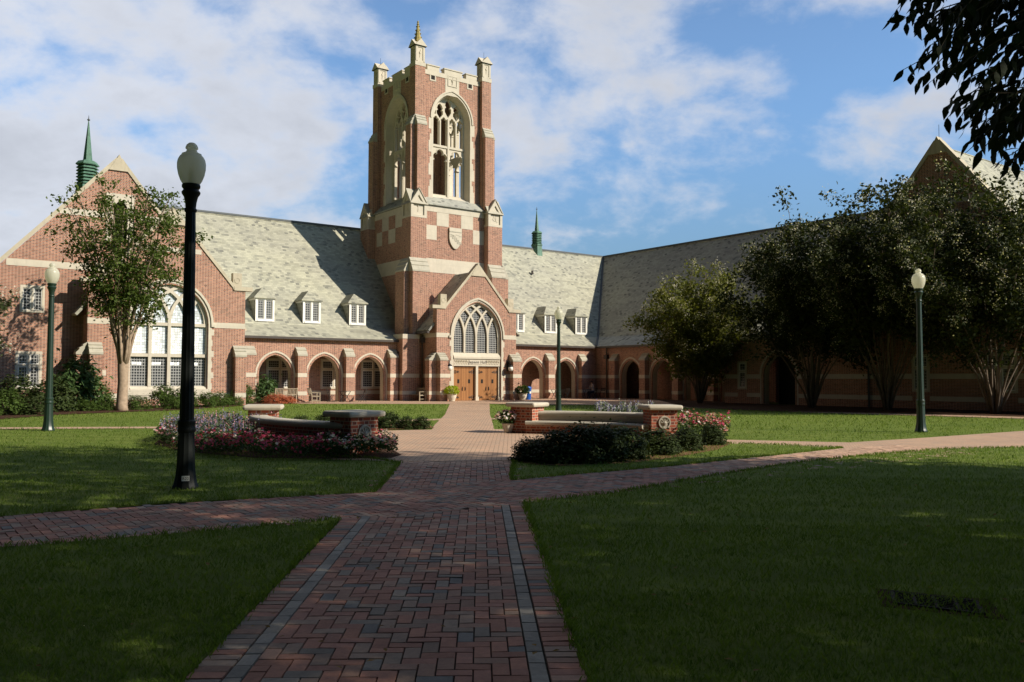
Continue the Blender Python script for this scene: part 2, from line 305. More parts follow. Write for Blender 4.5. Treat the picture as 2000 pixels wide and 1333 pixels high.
# ------------------------------------------------------------------ mesh helpers
def link(name, me, parent=None):
    o = D.objects.new(name, me); COL.objects.link(o)
    if parent: o.parent = parent
    return o
class MB:
    def __init__(s): s.v = []; s.f = []; s.mi = []; s.uv = None; s.cur = 0; s.uvd = {}
    def add(s, vs, fs):
        b = len(s.v); s.v += [tuple(p) for p in vs]
        for f in fs: s.f.append(tuple(i + b for i in f)); s.mi.append(s.cur)
        return s
    def box(s, x0, x1, y0, y1, z0, z1):
        x0, x1 = min(x0, x1), max(x0, x1); y0, y1 = min(y0, y1), max(y0, y1); z0, z1 = min(z0, z1), max(z0, z1)
        return s.add([(x0, y0, z0), (x1, y0, z0), (x1, y1, z0), (x0, y1, z0), (x0, y0, z1), (x1, y0, z1), (x1, y1, z1), (x0, y1, z1)],
            [(0, 3, 2, 1), (4, 5, 6, 7), (0, 1, 5, 4), (1, 2, 6, 5), (2, 3, 7, 6), (3, 0, 4, 7)])
    def fbox(s, P, u0, u1, v0, v1, d0, d1):      # box in a frame: along, up, depth
        c = [P(u, v, d) for d in (d0, d1) for v in (v0, v1) for u in (u0, u1)]
        return s.add(c, [(0, 1, 3, 2), (4, 6, 7, 5), (0, 4, 5, 1), (1, 5, 7, 3), (3, 7, 6, 2), (2, 6, 4, 0)])
    def mbox(s, M, sx, sy, sz):                   # box of full size centred in a matrix
        c = [M @ Vector((x * sx / 2, y * sy / 2, z * sz / 2)) for z in (-1, 1) for y in (-1, 1) for x in (-1, 1)]
        return s.add(c, [(0, 2, 3, 1), (4, 5, 7, 6), (0, 1, 5, 4), (1, 3, 7, 5), (3, 2, 6, 7), (2, 0, 4, 6)])
    def bar(s, a, b, w, h=None, up=Vector((0, 0, 1))):
        a, b = Vector(a), Vector(b); d = b - a; L = d.length
        if L < 1e-6: return s
        z = d / L; x = z.cross(up)
        if x.length < 1e-3: x = z.cross(Vector((1, 0, 0)))
        x.normalize(); y = z.cross(x)
        M = Matrix(((x.x, y.x, z.x, (a.x + b.x) / 2), (x.y, y.y, z.y, (a.y + b.y) / 2), (x.z, y.z, z.z, (a.z + b.z) / 2), (0, 0, 0, 1)))
        return s.mbox(M, w, h or w, L)
    def prism(s, pts, vec):
        n = len(pts); vec = Vector(vec); q = [Vector(p) for p in pts]
        return s.add(q + [p + vec for p in q], [tuple(range(n))[::-1], tuple(range(n, 2 * n))] + [(i, (i + 1) % n, n + (i + 1) % n, n + i) for i in range(n)])
    def slab(s, pts, th):                          # planar polygon thickened along its normal (downwards)
        q = [Vector(p) for p in pts]; nrm = Vector((0, 0, 0))
        for i in range(len(q)): nrm += q[i].cross(q[(i + 1) % len(q)])
        nrm.normalize()
        if nrm.z < 0: nrm = -nrm
        return s.prism(q, -nrm * th)
    def plate(s, P, outer, holes, d0, d1):
        loops = [outer] + holes; allp = [p for l in loops for p in l]
        tri = tessellate_polygon([[Vector((p[0], p[1], 0)) for p in l] for l in loops]); n = len(allp)
        vs = [P(u, v, d0) for u, v in allp] + [P(u, v, d1) for u, v in allp]
        fs = [t for t in tri] + [tuple(i + n for i in t[::-1]) for t in tri]
        b = 0
        for l in loops:
            m = len(l)
            for i in range(m): fs.append((b + i, b + (i + 1) % m, n + b + (i + 1) % m, n + b + i))
            b += m
        return s.add(vs, fs)
    def ring(s, P, inner, outer, d0, d1, close=False):   # strip between two open outlines
        n = len(inner); vs = [P(u, v, d) for d in (d0, d1) for l in (inner, outer) for u, v in l]; fs = []
        I0, O0, I1, O1 = 0, n, 2 * n, 3 * n
        for i in range(n if close else n - 1):
            j = (i + 1) % n
            fs += [(I0 + i, I0 + j, O0 + j, O0 + i), (I1 + i, O1 + i, O1 + j, I1 + j), (I0 + i, I1 + i, I1 + j, I0 + j), (O0 + i, O0 + j, O1 + j, O1 + i)]
        if not close: fs += [(I0, O0, O1, I1), (n - 1, 3 * n - 1, 4 * n - 1, 2 * n - 1)]
        return s.add(vs, fs)
    def tube(s, path, radii, n=8, cap=True):
        path = [Vector(p) for p in path]; vs = []; fs = []
        if not hasattr(radii, '__len__'): radii = [radii] * len(path)
        ref = Vector((.31, .17, .93)).normalized()
        for i, p in enumerate(path):
            t = (path[min(i + 1, len(path) - 1)] - path[max(i - 1, 0)]).normalized(); x = t.cross(ref)
            if x.length < .05: x = t.cross(Vector((1, 0, 0)))
            x.normalize(); y = t.cross(x)
            vs += [p + (x * math.cos(a * 2 * math.pi / n) + y * math.sin(a * 2 * math.pi / n)) * radii[i] for a in range(n)]
        for i in range(len(path) - 1):
            for a in range(n): fs.append((i * n + a, i * n + (a + 1) % n, (i + 1) * n + (a + 1) % n, (i + 1) * n + a))
        if cap: fs += [tuple(range(n))[::-1], tuple(range((len(path) - 1) * n, len(path) * n))]
        return s.add(vs, fs)
    def lathe(s, prof, c=(0, 0, 0), n=24, flute=0):
        c = Vector(c); vs = []; fs = []; m = len(prof)
        for r, z in prof:
            for a in range(n):
                th = a * 2 * math.pi / n; rr = r * (1 - flute * (a % 2))
                vs.append(c + Vector((rr * math.cos(th), rr * math.sin(th), z)))
        for i in range(m - 1):
            for a in range(n): fs.append((i * n + a, i * n + (a + 1) % n, (i + 1) * n + (a + 1) % n, (i + 1) * n + a))
        fs += [tuple(range(n))[::-1], tuple(range((m - 1) * n, m * n))]
        return s.add(vs, fs)
    def build(s, name, mats, parent=None, smooth=False, recalc=True, bevel=0):
        me = D.meshes.new(name); me.from_pydata(s.v, [], s.f)
        for m in (mats if isinstance(mats, (list, tuple)) else [mats]): me.materials.append(MT[m] if isinstance(m, str) else m)
        if any(s.mi): me.polygons.foreach_set('material_index', s.mi)
        if recalc or bevel:
            bm = bmesh.new(); bm.from_mesh(me); bmesh.ops.recalc_face_normals(bm, faces=bm.faces)
            if bevel:
                ed = [e for e in bm.edges if len(e.link_faces) == 2 and e.calc_face_angle(0) > .6]
                bmesh.ops.bevel(bm, geom=ed, offset=bevel, segments=2, affect='EDGES', profile=.5)
            bm.to_mesh(me); bm.free()
        if smooth:
            me.polygons.foreach_set('use_smooth', [True] * len(me.polygons))
            if smooth is not True: me.set_sharp_from_angle(angle=rad(smooth))
        me.update(); return link(name, me, parent)
def parts(m, name, mats, parent):
    """each separate piece of the builder as a part of its own"""
    par = list(range(len(m.v)))
    def find(i):
        while par[i] != i: par[i] = par[par[i]]; i = par[i]
        return i
    for f in m.f:
        for i in f[1:]: par[find(i)] = find(f[0])
    groups = {}
    for f in m.f: groups.setdefault(find(f[0]), []).append(f)
    for fs in groups.values():
        q = MB(); ids = sorted({i for f in fs for i in f}); mp = {i: k for k, i in enumerate(ids)}
        q.add([m.v[i] for i in ids], [tuple(mp[i] for i in f) for f in fs]); q.build(name, mats, parent)
def tag(o, label=None, cat=None, group=None, kind=None):
    if label: o['label'] = label
    if cat: o['category'] = cat
    if group: o['group'] = group
    if kind: o['kind'] = kind
    return o
def thing(name, loc=(0, 0, 0), rz=0, label=None, cat=None, group=None):
    o = D.objects.new(name, None); COL.objects.link(o); o.location = loc; o.rotation_euler = (0, 0, rz); o.empty_display_size = .3
    return tag(o, label, cat, group)
def copy_tree(o, parent=None):
    c = o.copy(); COL.objects.link(c)
    if parent: c.parent = parent
    for ch in list(o.children): copy_tree(ch, c)
    return c
def mesh_np(name, verts, faces, mats, parent=None, mi=None, k=4):
    me = D.meshes.new(name); nv, nf = len(verts), len(faces)
    me.vertices.add(nv); me.vertices.foreach_set('co', np.ascontiguousarray(verts, dtype=np.float32).ravel())
    me.loops.add(nf * k); me.loops.foreach_set('vertex_index', np.ascontiguousarray(faces, dtype=np.int32).ravel())
    me.polygons.add(nf); me.polygons.foreach_set('loop_start', np.arange(nf, dtype=np.int32) * k)
    me.polygons.foreach_set('loop_total', np.full(nf, k, dtype=np.int32))
    for m in (mats if isinstance(mats, (list, tuple)) else [mats]): me.materials.append(MT[m])
    if mi is not None: me.polygons.foreach_set('material_index', np.asarray(mi, dtype=np.int32))
    me.polygons.foreach_set('use_smooth', np.zeros(nf, dtype=bool)); me.update(calc_edges=True); return link(name, me, parent)
def leaf_quads(c, size, rng, up=.25, asp=.5, face=None):
    """diamond leaves at centres c (N,3): random heading, loosely facing up / out"""
    n = len(c); a = rng.normal(size=(n, 3)); nr = rng.normal(size=(n, 3)); nr[:, 2] += up * 3
    if face is not None: nr += face
    nr /= np.linalg.norm(nr, axis=1)[:, None]
    t = np.cross(nr, a); t /= np.linalg.norm(t, axis=1)[:, None] + 1e-9; b = np.cross(nr, t)
    L = size * rng.uniform(.65, 1.3, (n, 1))
    v = np.stack([c - t * L * .5, c + b * L * asp * .5 + nr * L * .06, c + t * L * .5, c - b * L * asp * .5 + nr * L * .06], 1).reshape(-1, 3)
    return v, np.arange(n * 4).reshape(-1, 4)
# arch outlines -------------------------------------------------------------
def arc_geo(half, rise): 
    R = (half * half + rise * rise) / (2 * half); return R, R - half     # radius, |centre offset| (left arc centred at +off)
def arch(uc, half, zs, rise, off=0.0, n=10):
    R, o = arc_geo(half, rise); R2 = R + off
    th_ap = math.acos(max(-1, min(1, o / R2)))       # angle at which the arc meets the centre line
    L = [(uc + o - R2 * math.cos(th_ap * i / n), zs + R2 * math.sin(th_ap * i / n)) for i in range(n + 1)]
    return L + [(2 * uc - u, v) for u, v in L[-2::-1]]
def opening(uc, half, z0, zs, rise, off=0, n=10):     # full open outline incl. jambs
    a = arch(uc, half, zs, rise, off, n)
    return [(a[0][0], z0)] + a + [(a[-1][0], z0)]
def front(x0, y): return lambda u, v, d: Vector((x0 + u, y + d, v))          # faces -Y, u to the right
def west(x, y0): return lambda u, v, d: Vector((x + d, y0 - u, v))            # faces -X, u to the viewer's right
def buttress(P, parent, u0, u1, proj, zf, zb, z0=0.0, bands=(), steps=1, cap='cap'):
    b = MB(); b.prism([P(u0, z0, -proj), P(u0, z0, .05), P(u0, zb - .08, .05), P(u0, zf - .08, -proj)], P(u1, z0, 0) - P(u0, z0, 0))
    o = b.build('buttress', 'brick', parent)
    c = MB(); e = .035; ns = max(1, steps); dz = (zb - zf) / ns; dp = (proj + e) / ns
    pf = [P(u0 - e, zf - .12, -proj - e)]
    for i in range(ns):
        pf += [P(u0 - e, zf + dz * i + (.05 if i else 0), -proj - e + dp * i - (.03 if i else 0)), P(u0 - e, zf + dz * (i + 1), -proj - e + dp * (i + 1))]
    pf += [P(u0 - e, zb, .06), P(u0 - e, zf - .12, .06)]
    c.prism(pf, P(u1 + e, 0, 0) - P(u0 - e, 0, 0)); c.build('buttress_cap', cap, o)
    if bands:
        s = MB()
        for a, z in bands: s.fbox(P, u0 - .012, u1 + .012, a, z, -proj - .012, .06)
        parts(s, 'stone_band', 'stone', o)
    return o
BANDS = ((.47, .72), (1.66, 1.93))
def arch_part(P, parent, uc, half, zs, rise, z0=0.0):
    m = MB()
    m.ring(P, opening(uc, half, z0, zs, rise, 0), opening(uc, half, z0, zs, rise, .10), .14, .56)
    m.ring(P, opening(uc, half, z0, zs, rise, .085), opening(uc, half, z0, zs, rise, .19), .05, .5)
    m.ring(P, arch(uc, half, zs - .0, rise, .17), arch(uc, half, zs, rise, .285), -.05, .2)
    m.ring(P, opening(uc, half, z0, zs, rise, .18), opening(uc, half, z0, zs, rise, .265), -.012, .3)
    return m.build('arch_surround', 'stone', parent)
def tracery_arcs(P, m, uc, half, zs, rise, k, w, d0, d1):
    """intersecting tracery: mullions curve over with the radius of the main arch"""
    R, o = arc_geo(half, rise)
    for i in range(1, k):
        u = uc - half + 2 * half * i / k
        for sg in (1, -1):
            pts = []
            for q in range(0, 25):
                th = q / 24 * 1.45; uu = u + sg * (R - R * math.cos(th)); vv = zs + R * math.sin(th)
                du = abs(uu - uc); 
                if (abs(uu - (uc + o if uu < uc else uc - o))) ** 2 + (vv - zs) ** 2 > (R + .02) ** 2 and q > 0: break
                pts.append((uu, vv, th))
            if len(pts) < 2: continue
            ins = [(a - sg * math.cos(t) * w / 2, b + math.sin(t) * w / 2 * 0 - 0) for a, b, t in pts]; out = [(a + sg * math.cos(t) * w / 2, b) for a, b, t in pts]
            ins = [(a + sg * math.cos(t) * w / 2, b - math.sin(t) * w / 2) for a, b, t in pts]; out = [(a - sg * math.cos(t) * w / 2, b + math.sin(t) * w / 2) for a, b, t in pts]
            m.ring(P, ins, out, d0 + .004 * i + (.002 if sg > 0 else 0), d1)
def rect_window(P, parent, u0, u1, v0, v1, cols=2, rows=((0, 1),), fr=.11, mul=.07, depth=.12, mat='stone', inner='white', proud=.02, name='window', pane='glass', wall_d=0):
    """stone surround with mullions, casement frames and leaded panes, set on a wall plane"""
    m = MB(); w0, w1, h0, h1 = u0 + fr, u1 - fr, v0 + fr, v1 - fr
    m.fbox(P, u0, w0, v0, v1, -proud, .1); m.fbox(P, w1, u1, v0, v1, -proud, .1)
    m.fbox(P, w0, w1, v0, h0, -proud - .03, .1); m.fbox(P, w0, w1, h1, v1, -proud, .1)
    cw_ = (w1 - w0) / cols
    for i in range(1, cols): m.fbox(P, w0 + cw_ * i - mul / 2, w0 + cw_ * i + mul / 2, h0, h1, -proud + .006, .1)
    for a, b in rows[1:]: m.fbox(P, w0, w1, h0 + (h1 - h0) * a - mul / 2, h0 + (h1 - h0) * a + mul / 2, -proud + .011, .1)
    o = m.build(name, mat, parent); p = MB(); f = MB()
    for i in range(cols):
        for a, b in rows:
            x0 = w0 + cw_ * i + (mul / 2 if i else 0); x1 = w0 + cw_ * (i + 1) - (mul / 2 if i < cols - 1 else 0)
            y0 = h0 + (h1 - h0) * a + (mul / 2 if a > 0 else 0); y1 = h0 + (h1 - h0) * b - (mul / 2 if b < 1 else 0)
            t = .045
            f.fbox(P, x0, x0 + t, y0, y1, .012, .09); f.fbox(P, x1 - t, x1, y0, y1, .012, .09); f.fbox(P, x0 + t, x1 - t, y0, y0 + t, .012, .09); f.fbox(P, x0 + t, x1 - t, y1 - t, y1, .012, .09)
            p.fbox(P, x0 + t, x1 - t, y0 + t, y1 - t, .055, .085)
    f.build('casement', inner, o); p.build('pane', pane, o)
    return o
# ================================================================== BELL TOWER
TX, TY = 34.93, 58.85
def side(k, h):
    return [lambda u, v, d: Vector((TX + u, TY - h + d, v)), lambda u, v, d: Vector((TX - h + d, TY - u, v)),
            lambda u, v, d: Vector((TX - u, TY + h - d, v)), lambda u, v, d: Vector((TX + h - d, TY + u, v))][k]
def circ(cx, cz, r, a0, a1, n=7):
    return [(cx + r * math.cos(rad(a0 + (a1 - a0) * i / n)), cz + r * math.sin(rad(a0 + (a1 - a0) * i / n))) for i in range(n + 1)]
def foil_light(c, h, z0, z1):
    """light with a lobed (cinquefoil-like) head"""
    r = h * .50; zc = z1 - r
    return ([(c - h, z0), (c - h, zc - r * 1.9)] + [(c - h * .80, zc - r * 1.75)] + circ(c - h * .52, zc - r * .95, r * .96, 205, 78)
            + circ(c, zc, r, 205, -25) + circ(c + h * .52, zc - r * .95, r * .96, 102, -25) + [(c + h * .80, zc - r * 1.75), (c + h, zc - r * 1.9), (c + h, z0)])
def dagger(c, h, z0, z1):
    m = (z0 + z1) / 2; q = (z1 - z0) / 2
    return [(c, z0), (c - h, z0 + q * .6), (c - h, m), (c - h * .6, m + q * .12), (c - h * .95, m + q * .35), (c - h * .6, m + q * .75), (c, z1), (c + h * .6, m + q * .75), (c + h * .95, m + q * .35), (c + h * .6, m + q * .12), (c + h, m), (c + h, z0 + q * .6)]
def loft(m, P, A, dA, B, dB):
    n = len(A); m.add([P(u, v, dA) for u, v in A] + [P(u, v, dB) for u, v in B], [(i, i + 1, n + i + 1, n + i) for i in range(n - 1)])
def carved_motif(m, P, uc, zc, s, d, kind):
    if kind == 0:      # torch
        m.tube([P(uc - .06 * s, zc - .5 * s, d), P(uc, zc, d)], [.025 * s, .05 * s], 6)
        m.tube([P(uc - .14 * s, zc, d), P(uc + .14 * s, zc, d)], .03 * s, 6)
        m.tube([P(uc - .02 * s, zc, d), P(uc - .10 * s, zc + .18 * s, d), P(uc + .05 * s, zc + .3 * s, d), P(uc + .02 * s, zc + .52 * s, d)], [.08 * s, .07 * s, .05 * s, .01], 6)
    else:              # scrolling plant
        m.tube([P(uc + a * s, zc + b * s, d) for a, b in ((-.12, .5), (.06, .42), (-.1, .15), (-.16, -.1), (-.26, -.3), (-.1, -.42), (.14, -.42), (.26, -.5))], .03 * s, 6)
        m.tube([P(uc + a * s, zc + b * s, d) for a, b in ((.14, .42), (.1, .1), (.02, -.12), (.12, -.4))], .028 * s, 6)
def bell_tower():
    T = thing('bell_tower', (0, 0, 0), 0, 'tall square brick bell tower with open traceried belfry and corner pinnacles', 'tower')
    # lower shaft
    m = MB(); m.box(TX - 3.45, TX + 3.45, TY - 3.45, TY + 3.45, 0, 14.05); m.build('lower_shaft', 'brick', T)
    for sx in (-1, 1):
        for sy in (-1, 1):
            xs = sorted((TX + sx * 4.05, TX + sx * 2.74)); ys = sorted((TY + sy * 4.05, TY + sy * 2.74))
            m = MB(); m.box(xs[0], xs[1], ys[0], ys[1], 0, 13.32); o = m.build('corner_pier', 'brick', T)
            # cross-gabled stone top with sunk carved panels
            cx, cy = sum(xs) / 2, sum(ys) / 2; w = .655
            s = MB(); r = MB(); MO = []
            pent = [(-w, 13.32), (w, 13.32), (w, 14.42), (0, 15.36), (-w, 14.42)]; hole = [(-.45, 13.50), (.45, 13.50), (.45, 14.33), (0, 14.98), (-.45, 14.33)]
            fr = [lambda u, v, d: Vector((cx + u, cy - w + d, v)), lambda u, v, d: Vector((cx - w + d, cy - u, v)), lambda u, v, d: Vector((cx - u, cy + w - d, v)), lambda u, v, d: Vector((cx + w - d, cy + u, v))]
            for k in range(4):
                P = fr[k]; e = .018
                s.plate(P, pent, [hole], -e, .09); s.add([P(u, v, .07) for u, v in hole], [(0, 1, 2, 3, 4)])
                mo = MB(); carved_motif(mo, P, 0, 14.12, .8, .065, (k + (sx > 0)) % 2); MO.append(mo)
                for sg in (-1, 1):
                    a, b = P(sg * (w + .12), 14.30, -.07), P(0, 15.48, -.07); r.prism([a, b, P(0, 15.40, -.07), P(sg * (w + .06), 14.30, -.07)], P(0, 0, w + .07) - P(0, 0, 0))
            s.build('gablet', 'stone', o); r.build('gablet_roof', 'cap', o); [q.build('carving', 'stone', o, smooth=True) for q in MO]
    # stone chequerwork, bands and cornice, all four faces
    for k in range(4):
        P = side(k, 3.45); m = MB()
        m.fbox(P, -2.74, 2.74, 14.0, 14.46, -.03, .2); m.fbox(P, -2.74, 2.74, 9.46, 10.5, -.018, .2)
        for a, b, c, d in ((-1.52, -.47, 12.98, 14.0), (.63, 1.72, 12.98, 14.0), (-2.41, -1.52, 11.9, 12.98), (1.72, 2.74, 11.9, 12.98)) + (() if k == 0 else ((-.47, .63, 11.9, 12.98),)): m.fbox(P, a, b, c, d, -.014, .2)
        parts(m, 'stone_chequerwork', 'stone', T)
    sh = [(-.47, 12.95)] + [(-.47 + .0, 12.3)] + circ(.63 - .02, 12.25, 1.08, 180, 232, 6) + [(.08, 11.36)] + circ(-.45, 12.25, 1.08, -52, 0, 6) + [(.63, 12.95)]
    P = side(0, 3.45); m = MB(); m.plate(P, [(u - .0, v) for u, v in sh], [], -.13, .05); o = m.build('heraldic_shield', 'stone', T)
    m = MB(); m.fbox(P, -.46, .62, 12.62, 12.70, -.155, -.12)
    for q in range(4): m.fbox(P, -.44 + q * .27, -.44 + q * .27 + .27, 12.42 - (q % 2) * .10, 12.46 - (q % 2) * .10, -.15, -.12)
    for st in range(2):
        for q in range(4):
            u = -.40 + q * .22 + st * .12; v = 12.28 - q * .17 - st * .05 + .14 * st
            if v > 11.5: m.fbox(P, u, u + .22, v, v + .05, -.15, -.12); m.fbox(P, u + .18, u + .22, v - .15, v, -.15, -.12)
    m.build('shield_charge', 'cap', o)
    # lower buttresses on the visible corners and the wider foot
    for k in range(4):
        P = side(k, 4.05)
        for u0 in (-4.2, 2.62):
            buttress(P, T, u0 + .05 if u0 < 0 else u0 + .12, u0 + 1.42 if u0 < 0 else u0 + 1.42, .52, 9.42, 10.36, 0, ((4.44, 4.74),), 3)
    m = MB(); m.box(29.92, 31.26, 54.12, 55.6, 0, 4.42); o = m.build('tower_foot', 'brick', T)
    m = MB(); [m.box(29.9, 31.28, 54.1, 55.5, a, b) for a, b in BANDS + ((4.42, 4.74),)]; parts(m, 'stone_band', 'stone', o)
    # skirt roof
    m = MB(); a, b = 3.62, 3.0
    lo = [(TX - a, TY - a, 14.47), (TX + a, TY - a, 14.47), (TX + a, TY + a, 14.47), (TX - a, TY + a, 14.47)]; lo2 = [(x, y, 14.55) for x, y, z in lo]
    hi = [(TX - b, TY - b, 15.22), (TX + b, TY - b, 15.22), (TX + b, TY + b, 15.22), (TX - b, TY + b, 15.22)]
    m.add(lo + lo2 + hi, [(0, 1, 2, 3)] + [(i, (i + 1) % 4, 4 + (i + 1) % 4, 4 + i) for i in range(4)] + [(4 + i, 4 + (i + 1) % 4, 8 + (i + 1) % 4, 8 + i) for i in range(4)] + [(8, 9, 10, 11)])
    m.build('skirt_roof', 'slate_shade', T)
    # belfry walls
    H = 3.08; half, z0, zs, rise = 1.66, 15.1, 21.2, 2.12
    for k in range(4):
        P = side(k, H); w = H - .002 if k % 2 else H - .86
        m = MB(); m.plate(P, [(-w, 14.6), (w, 14.6), (w, 24.5), (-w, 24.5)], [opening(0, half, z0, zs, rise)], 0, .85)
        o = m.build('belfry_wall', 'brick', T)
        s = MB(); ih, ir = 1.46, 1.92
        loft(s, P, opening(0, half, z0, zs, rise), .0, opening(0, ih, z0, zs, ir), .58)
        s.ring(P, opening(0, half, z0, zs, rise, -.005), opening(0, half, z0, zs, rise, .16), -.02, .12)
        s.ring(P, arch(0, half, zs, rise, .14), arch(0, half, zs, rise, .26), -.08, .1)
        for q in range(7):
            for sg in (-1, 1):
                s.fbox(P, sg * (half + .15), sg * (half + .15 + (.14 if q % 2 else .24)), z0 + q * .87, z0 + q * .87 + (.87 if q % 2 == 0 else .5), -.016, .1)
        s.add([P(-ih - .25, z0, 0), P(ih + .25, z0, 0), P(ih, 15.5, .60), P(-ih, 15.5, .60)], [(0, 1, 2, 3)])
        s.fbox(P, -.62, .62, 23.15, 24.42, -.017, .1)
        s.build('belfry_surround', 'stone', o)
        t = MB(); holes = [foil_light(c, .60, 15.58, 19.05) for c in (-.71, .71)] + [foil_light(c, .27, 19.40, 21.6) for c in (-1.08, -.375, .375, 1.08)]
        holes += [dagger(-.73, .28, 21.45, 22.62), dagger(.73, .28, 21.45, 22.62), dagger(0, .29, 21.6, 23.0), [(-1.22, 21.75), (-1.1, 21.72), (-1.06, 22.0), (-1.1, 22.05)], [(1.22, 21.75), (1.1, 22.05), (1.06, 22.0), (1.1, 21.72)]]
        t.plate(P, opening(0, ih + .1, 15.4, zs, ir + .1), holes, .58, .80)
        # raised mullions and bars give the tracery its moulded edges
        for u, zt in ((0, 21.5),): t.fbox(P, u - .075, u + .075, 15.45, zt, .48, .60)
        for u in (-.71, .71): t.fbox(P, u - .05, u + .05, 19.3, 21.3, .52, .60)
        t.fbox(P, -ih, ih, 19.2, 19.36, .50, .60)
        for c in (-.71, .71):
            hh = foil_light(c, .61, 15.58, 19.06); t.ring(P, hh, [(c + (u - c) * 1.12, v + (.06 if v > 16 else 0)) for u, v in hh], .53, .59)
        t.build('tracery', 'stone', o)
        # parapet: stone strip with stepped merlons, little framed openings and a carved square
        p = MB()
        p.fbox(P, -2.6, 2.6, 24.40, 24.74, -.04, .42)
        for a, b in ((-2.22, -1.18), (-.72, .86), (1.24, 2.22)): p.fbox(P, a, b, 24.74, 25.10, -.04, .42); p.fbox(P, a - .05, b + .05, 25.10, 25.18, -.09, .47)
        for a in (-1.72, 1.62):
            p.fbox(P, a - .27, a + .27, 23.98, 24.08, -.03, .1); p.fbox(P, a - .27, a - .17, 24.08, 24.4, -.03, .1); p.fbox(P, a + .17, a + .27, 24.08, 24.4, -.03, .1)
        p.fbox(P, -.40, .44, 23.86, 23.93, -.06, .02); p.fbox(P, -.40, -.33, 23.93, 24.62, -.06, .02); p.fbox(P, .37, .44, 23.93, 24.62, -.06, .02); p.fbox(P, -.40, .44, 24.62, 24.69, -.06, .02)
        carved_motif(p, P, .02, 24.27, .55, -.05, k % 2)
        o2 = p.build('parapet', 'stone', o)
        v = MB(); [v.fbox(P, a - .17, a + .17, 24.08, 24.40, -.02, .06) for a in (-1.72, 1.62)]; parts(v, 'parapet_opening', 'dark', o2)
    m = MB(); m.box(TX - 3, TX + 3, TY - 3, TY + 3, 14.6, 15.08); m.build('belfry_floor', 'cap', T)
    m = MB(); m.box(TX - 2.7, TX + 2.7, TY - 2.7, TY + 2.7, 24.2, 24.42); m.build('tower_roof', 'lead', T)
    # upper corner piers, weathered offsets and pinnacles
    for sx in (-1, 1):
        for sy in (-1, 1):
            xs = sorted((TX + sx * 3.40, TX + sx * 2.56)); ys = sorted((TY + sy * 3.40, TY + sy * 2.56)); cx, cy = sum(xs) / 2, sum(ys) / 2
            m = MB(); m.box(xs[0], xs[1], ys[0], ys[1], 14.6, 24.78); o = m.build('belfry_pier', 'brick', T)
            s = MB(); w = .42; tall = (sx, sy) == (-1, -1); zt = 26.25 if not tall else 26.3
            s.box(cx - w - .03, cx + w + .03, cy - w - .03, cy + w + .03, 24.78, 25.08); w = .36
            s.box(cx - w, cx + w, cy - w, cy + w, 25.08, zt)
            fr = [lambda u, v, d: Vector((cx + u, cy - w + d, v)), lambda u, v, d: Vector((cx - w + d, cy - u, v)), lambda u, v, d: Vector((cx - u, cy + w - d, v)), lambda u, v, d: Vector((cx + w - d, cy + u, v))]
            for k in range(4):
                P = fr[k]
                for a, b, c, d in ((-w - .012, -.23, 25.14, zt), (.23, w + .012, 25.14, zt), (-.23, .23, 25.10, 25.2), (-.23, .23, zt - .12, zt)): s.fbox(P, a, b, c, d, -.045, .02)
                carved_motif(s, P, 0, 25.72, .6, -.01, k % 2)
                e = w + .16
                s.prism([P(-e, zt, -.16), P(e, zt, -.16), P(0, zt + .52, -.16)], P(0, 0, w + .16) - P(0, 0, 0))
            s.build('pinnacle', 'stone', o)
            if tall:
                s = MB(); n = 4; z1, z2 = zt + .2, 28.15
                s.lathe([(.33, z1), (.30, z1 + .1), (.07, z2 - .15), (.11, z2 - .12), (.05, z2), (.085, z2 + .06), (.03, z2 + .16)], (cx, cy, 0), 8)
                for q in range(5):
                    zz = z1 + .25 + q * .28; rr = .31 * (1 - (zz - z1) / (z2 - z1)) + .03
                    for a in range(4):
                        th = rad(45 + 90 * a); s.mbox(Matrix.Translation((cx + rr * math.cos(th), cy + rr * math.sin(th), zz)) @ Matrix.Rotation(th, 4, 'Z'), .12, .07, .08)
                s.build('crocketed_spirelet', 'moss', o)
            else:
                s = MB(); s.tube([(cx, cy, zt + .5), (cx, cy, zt + 1.0)], .012, 5); s.build('lightning_rod', 'iron', o)
    for k in range(4):
        P = side(k, 3.40)
        for u0, zf in ((-3.42, 20.42), (2.60, 20.42)): buttress(P, T, u0 + .03, u0 + .80, .36, zf, zf + .68, 14.6, (), 3)
    return T
bell_tower()
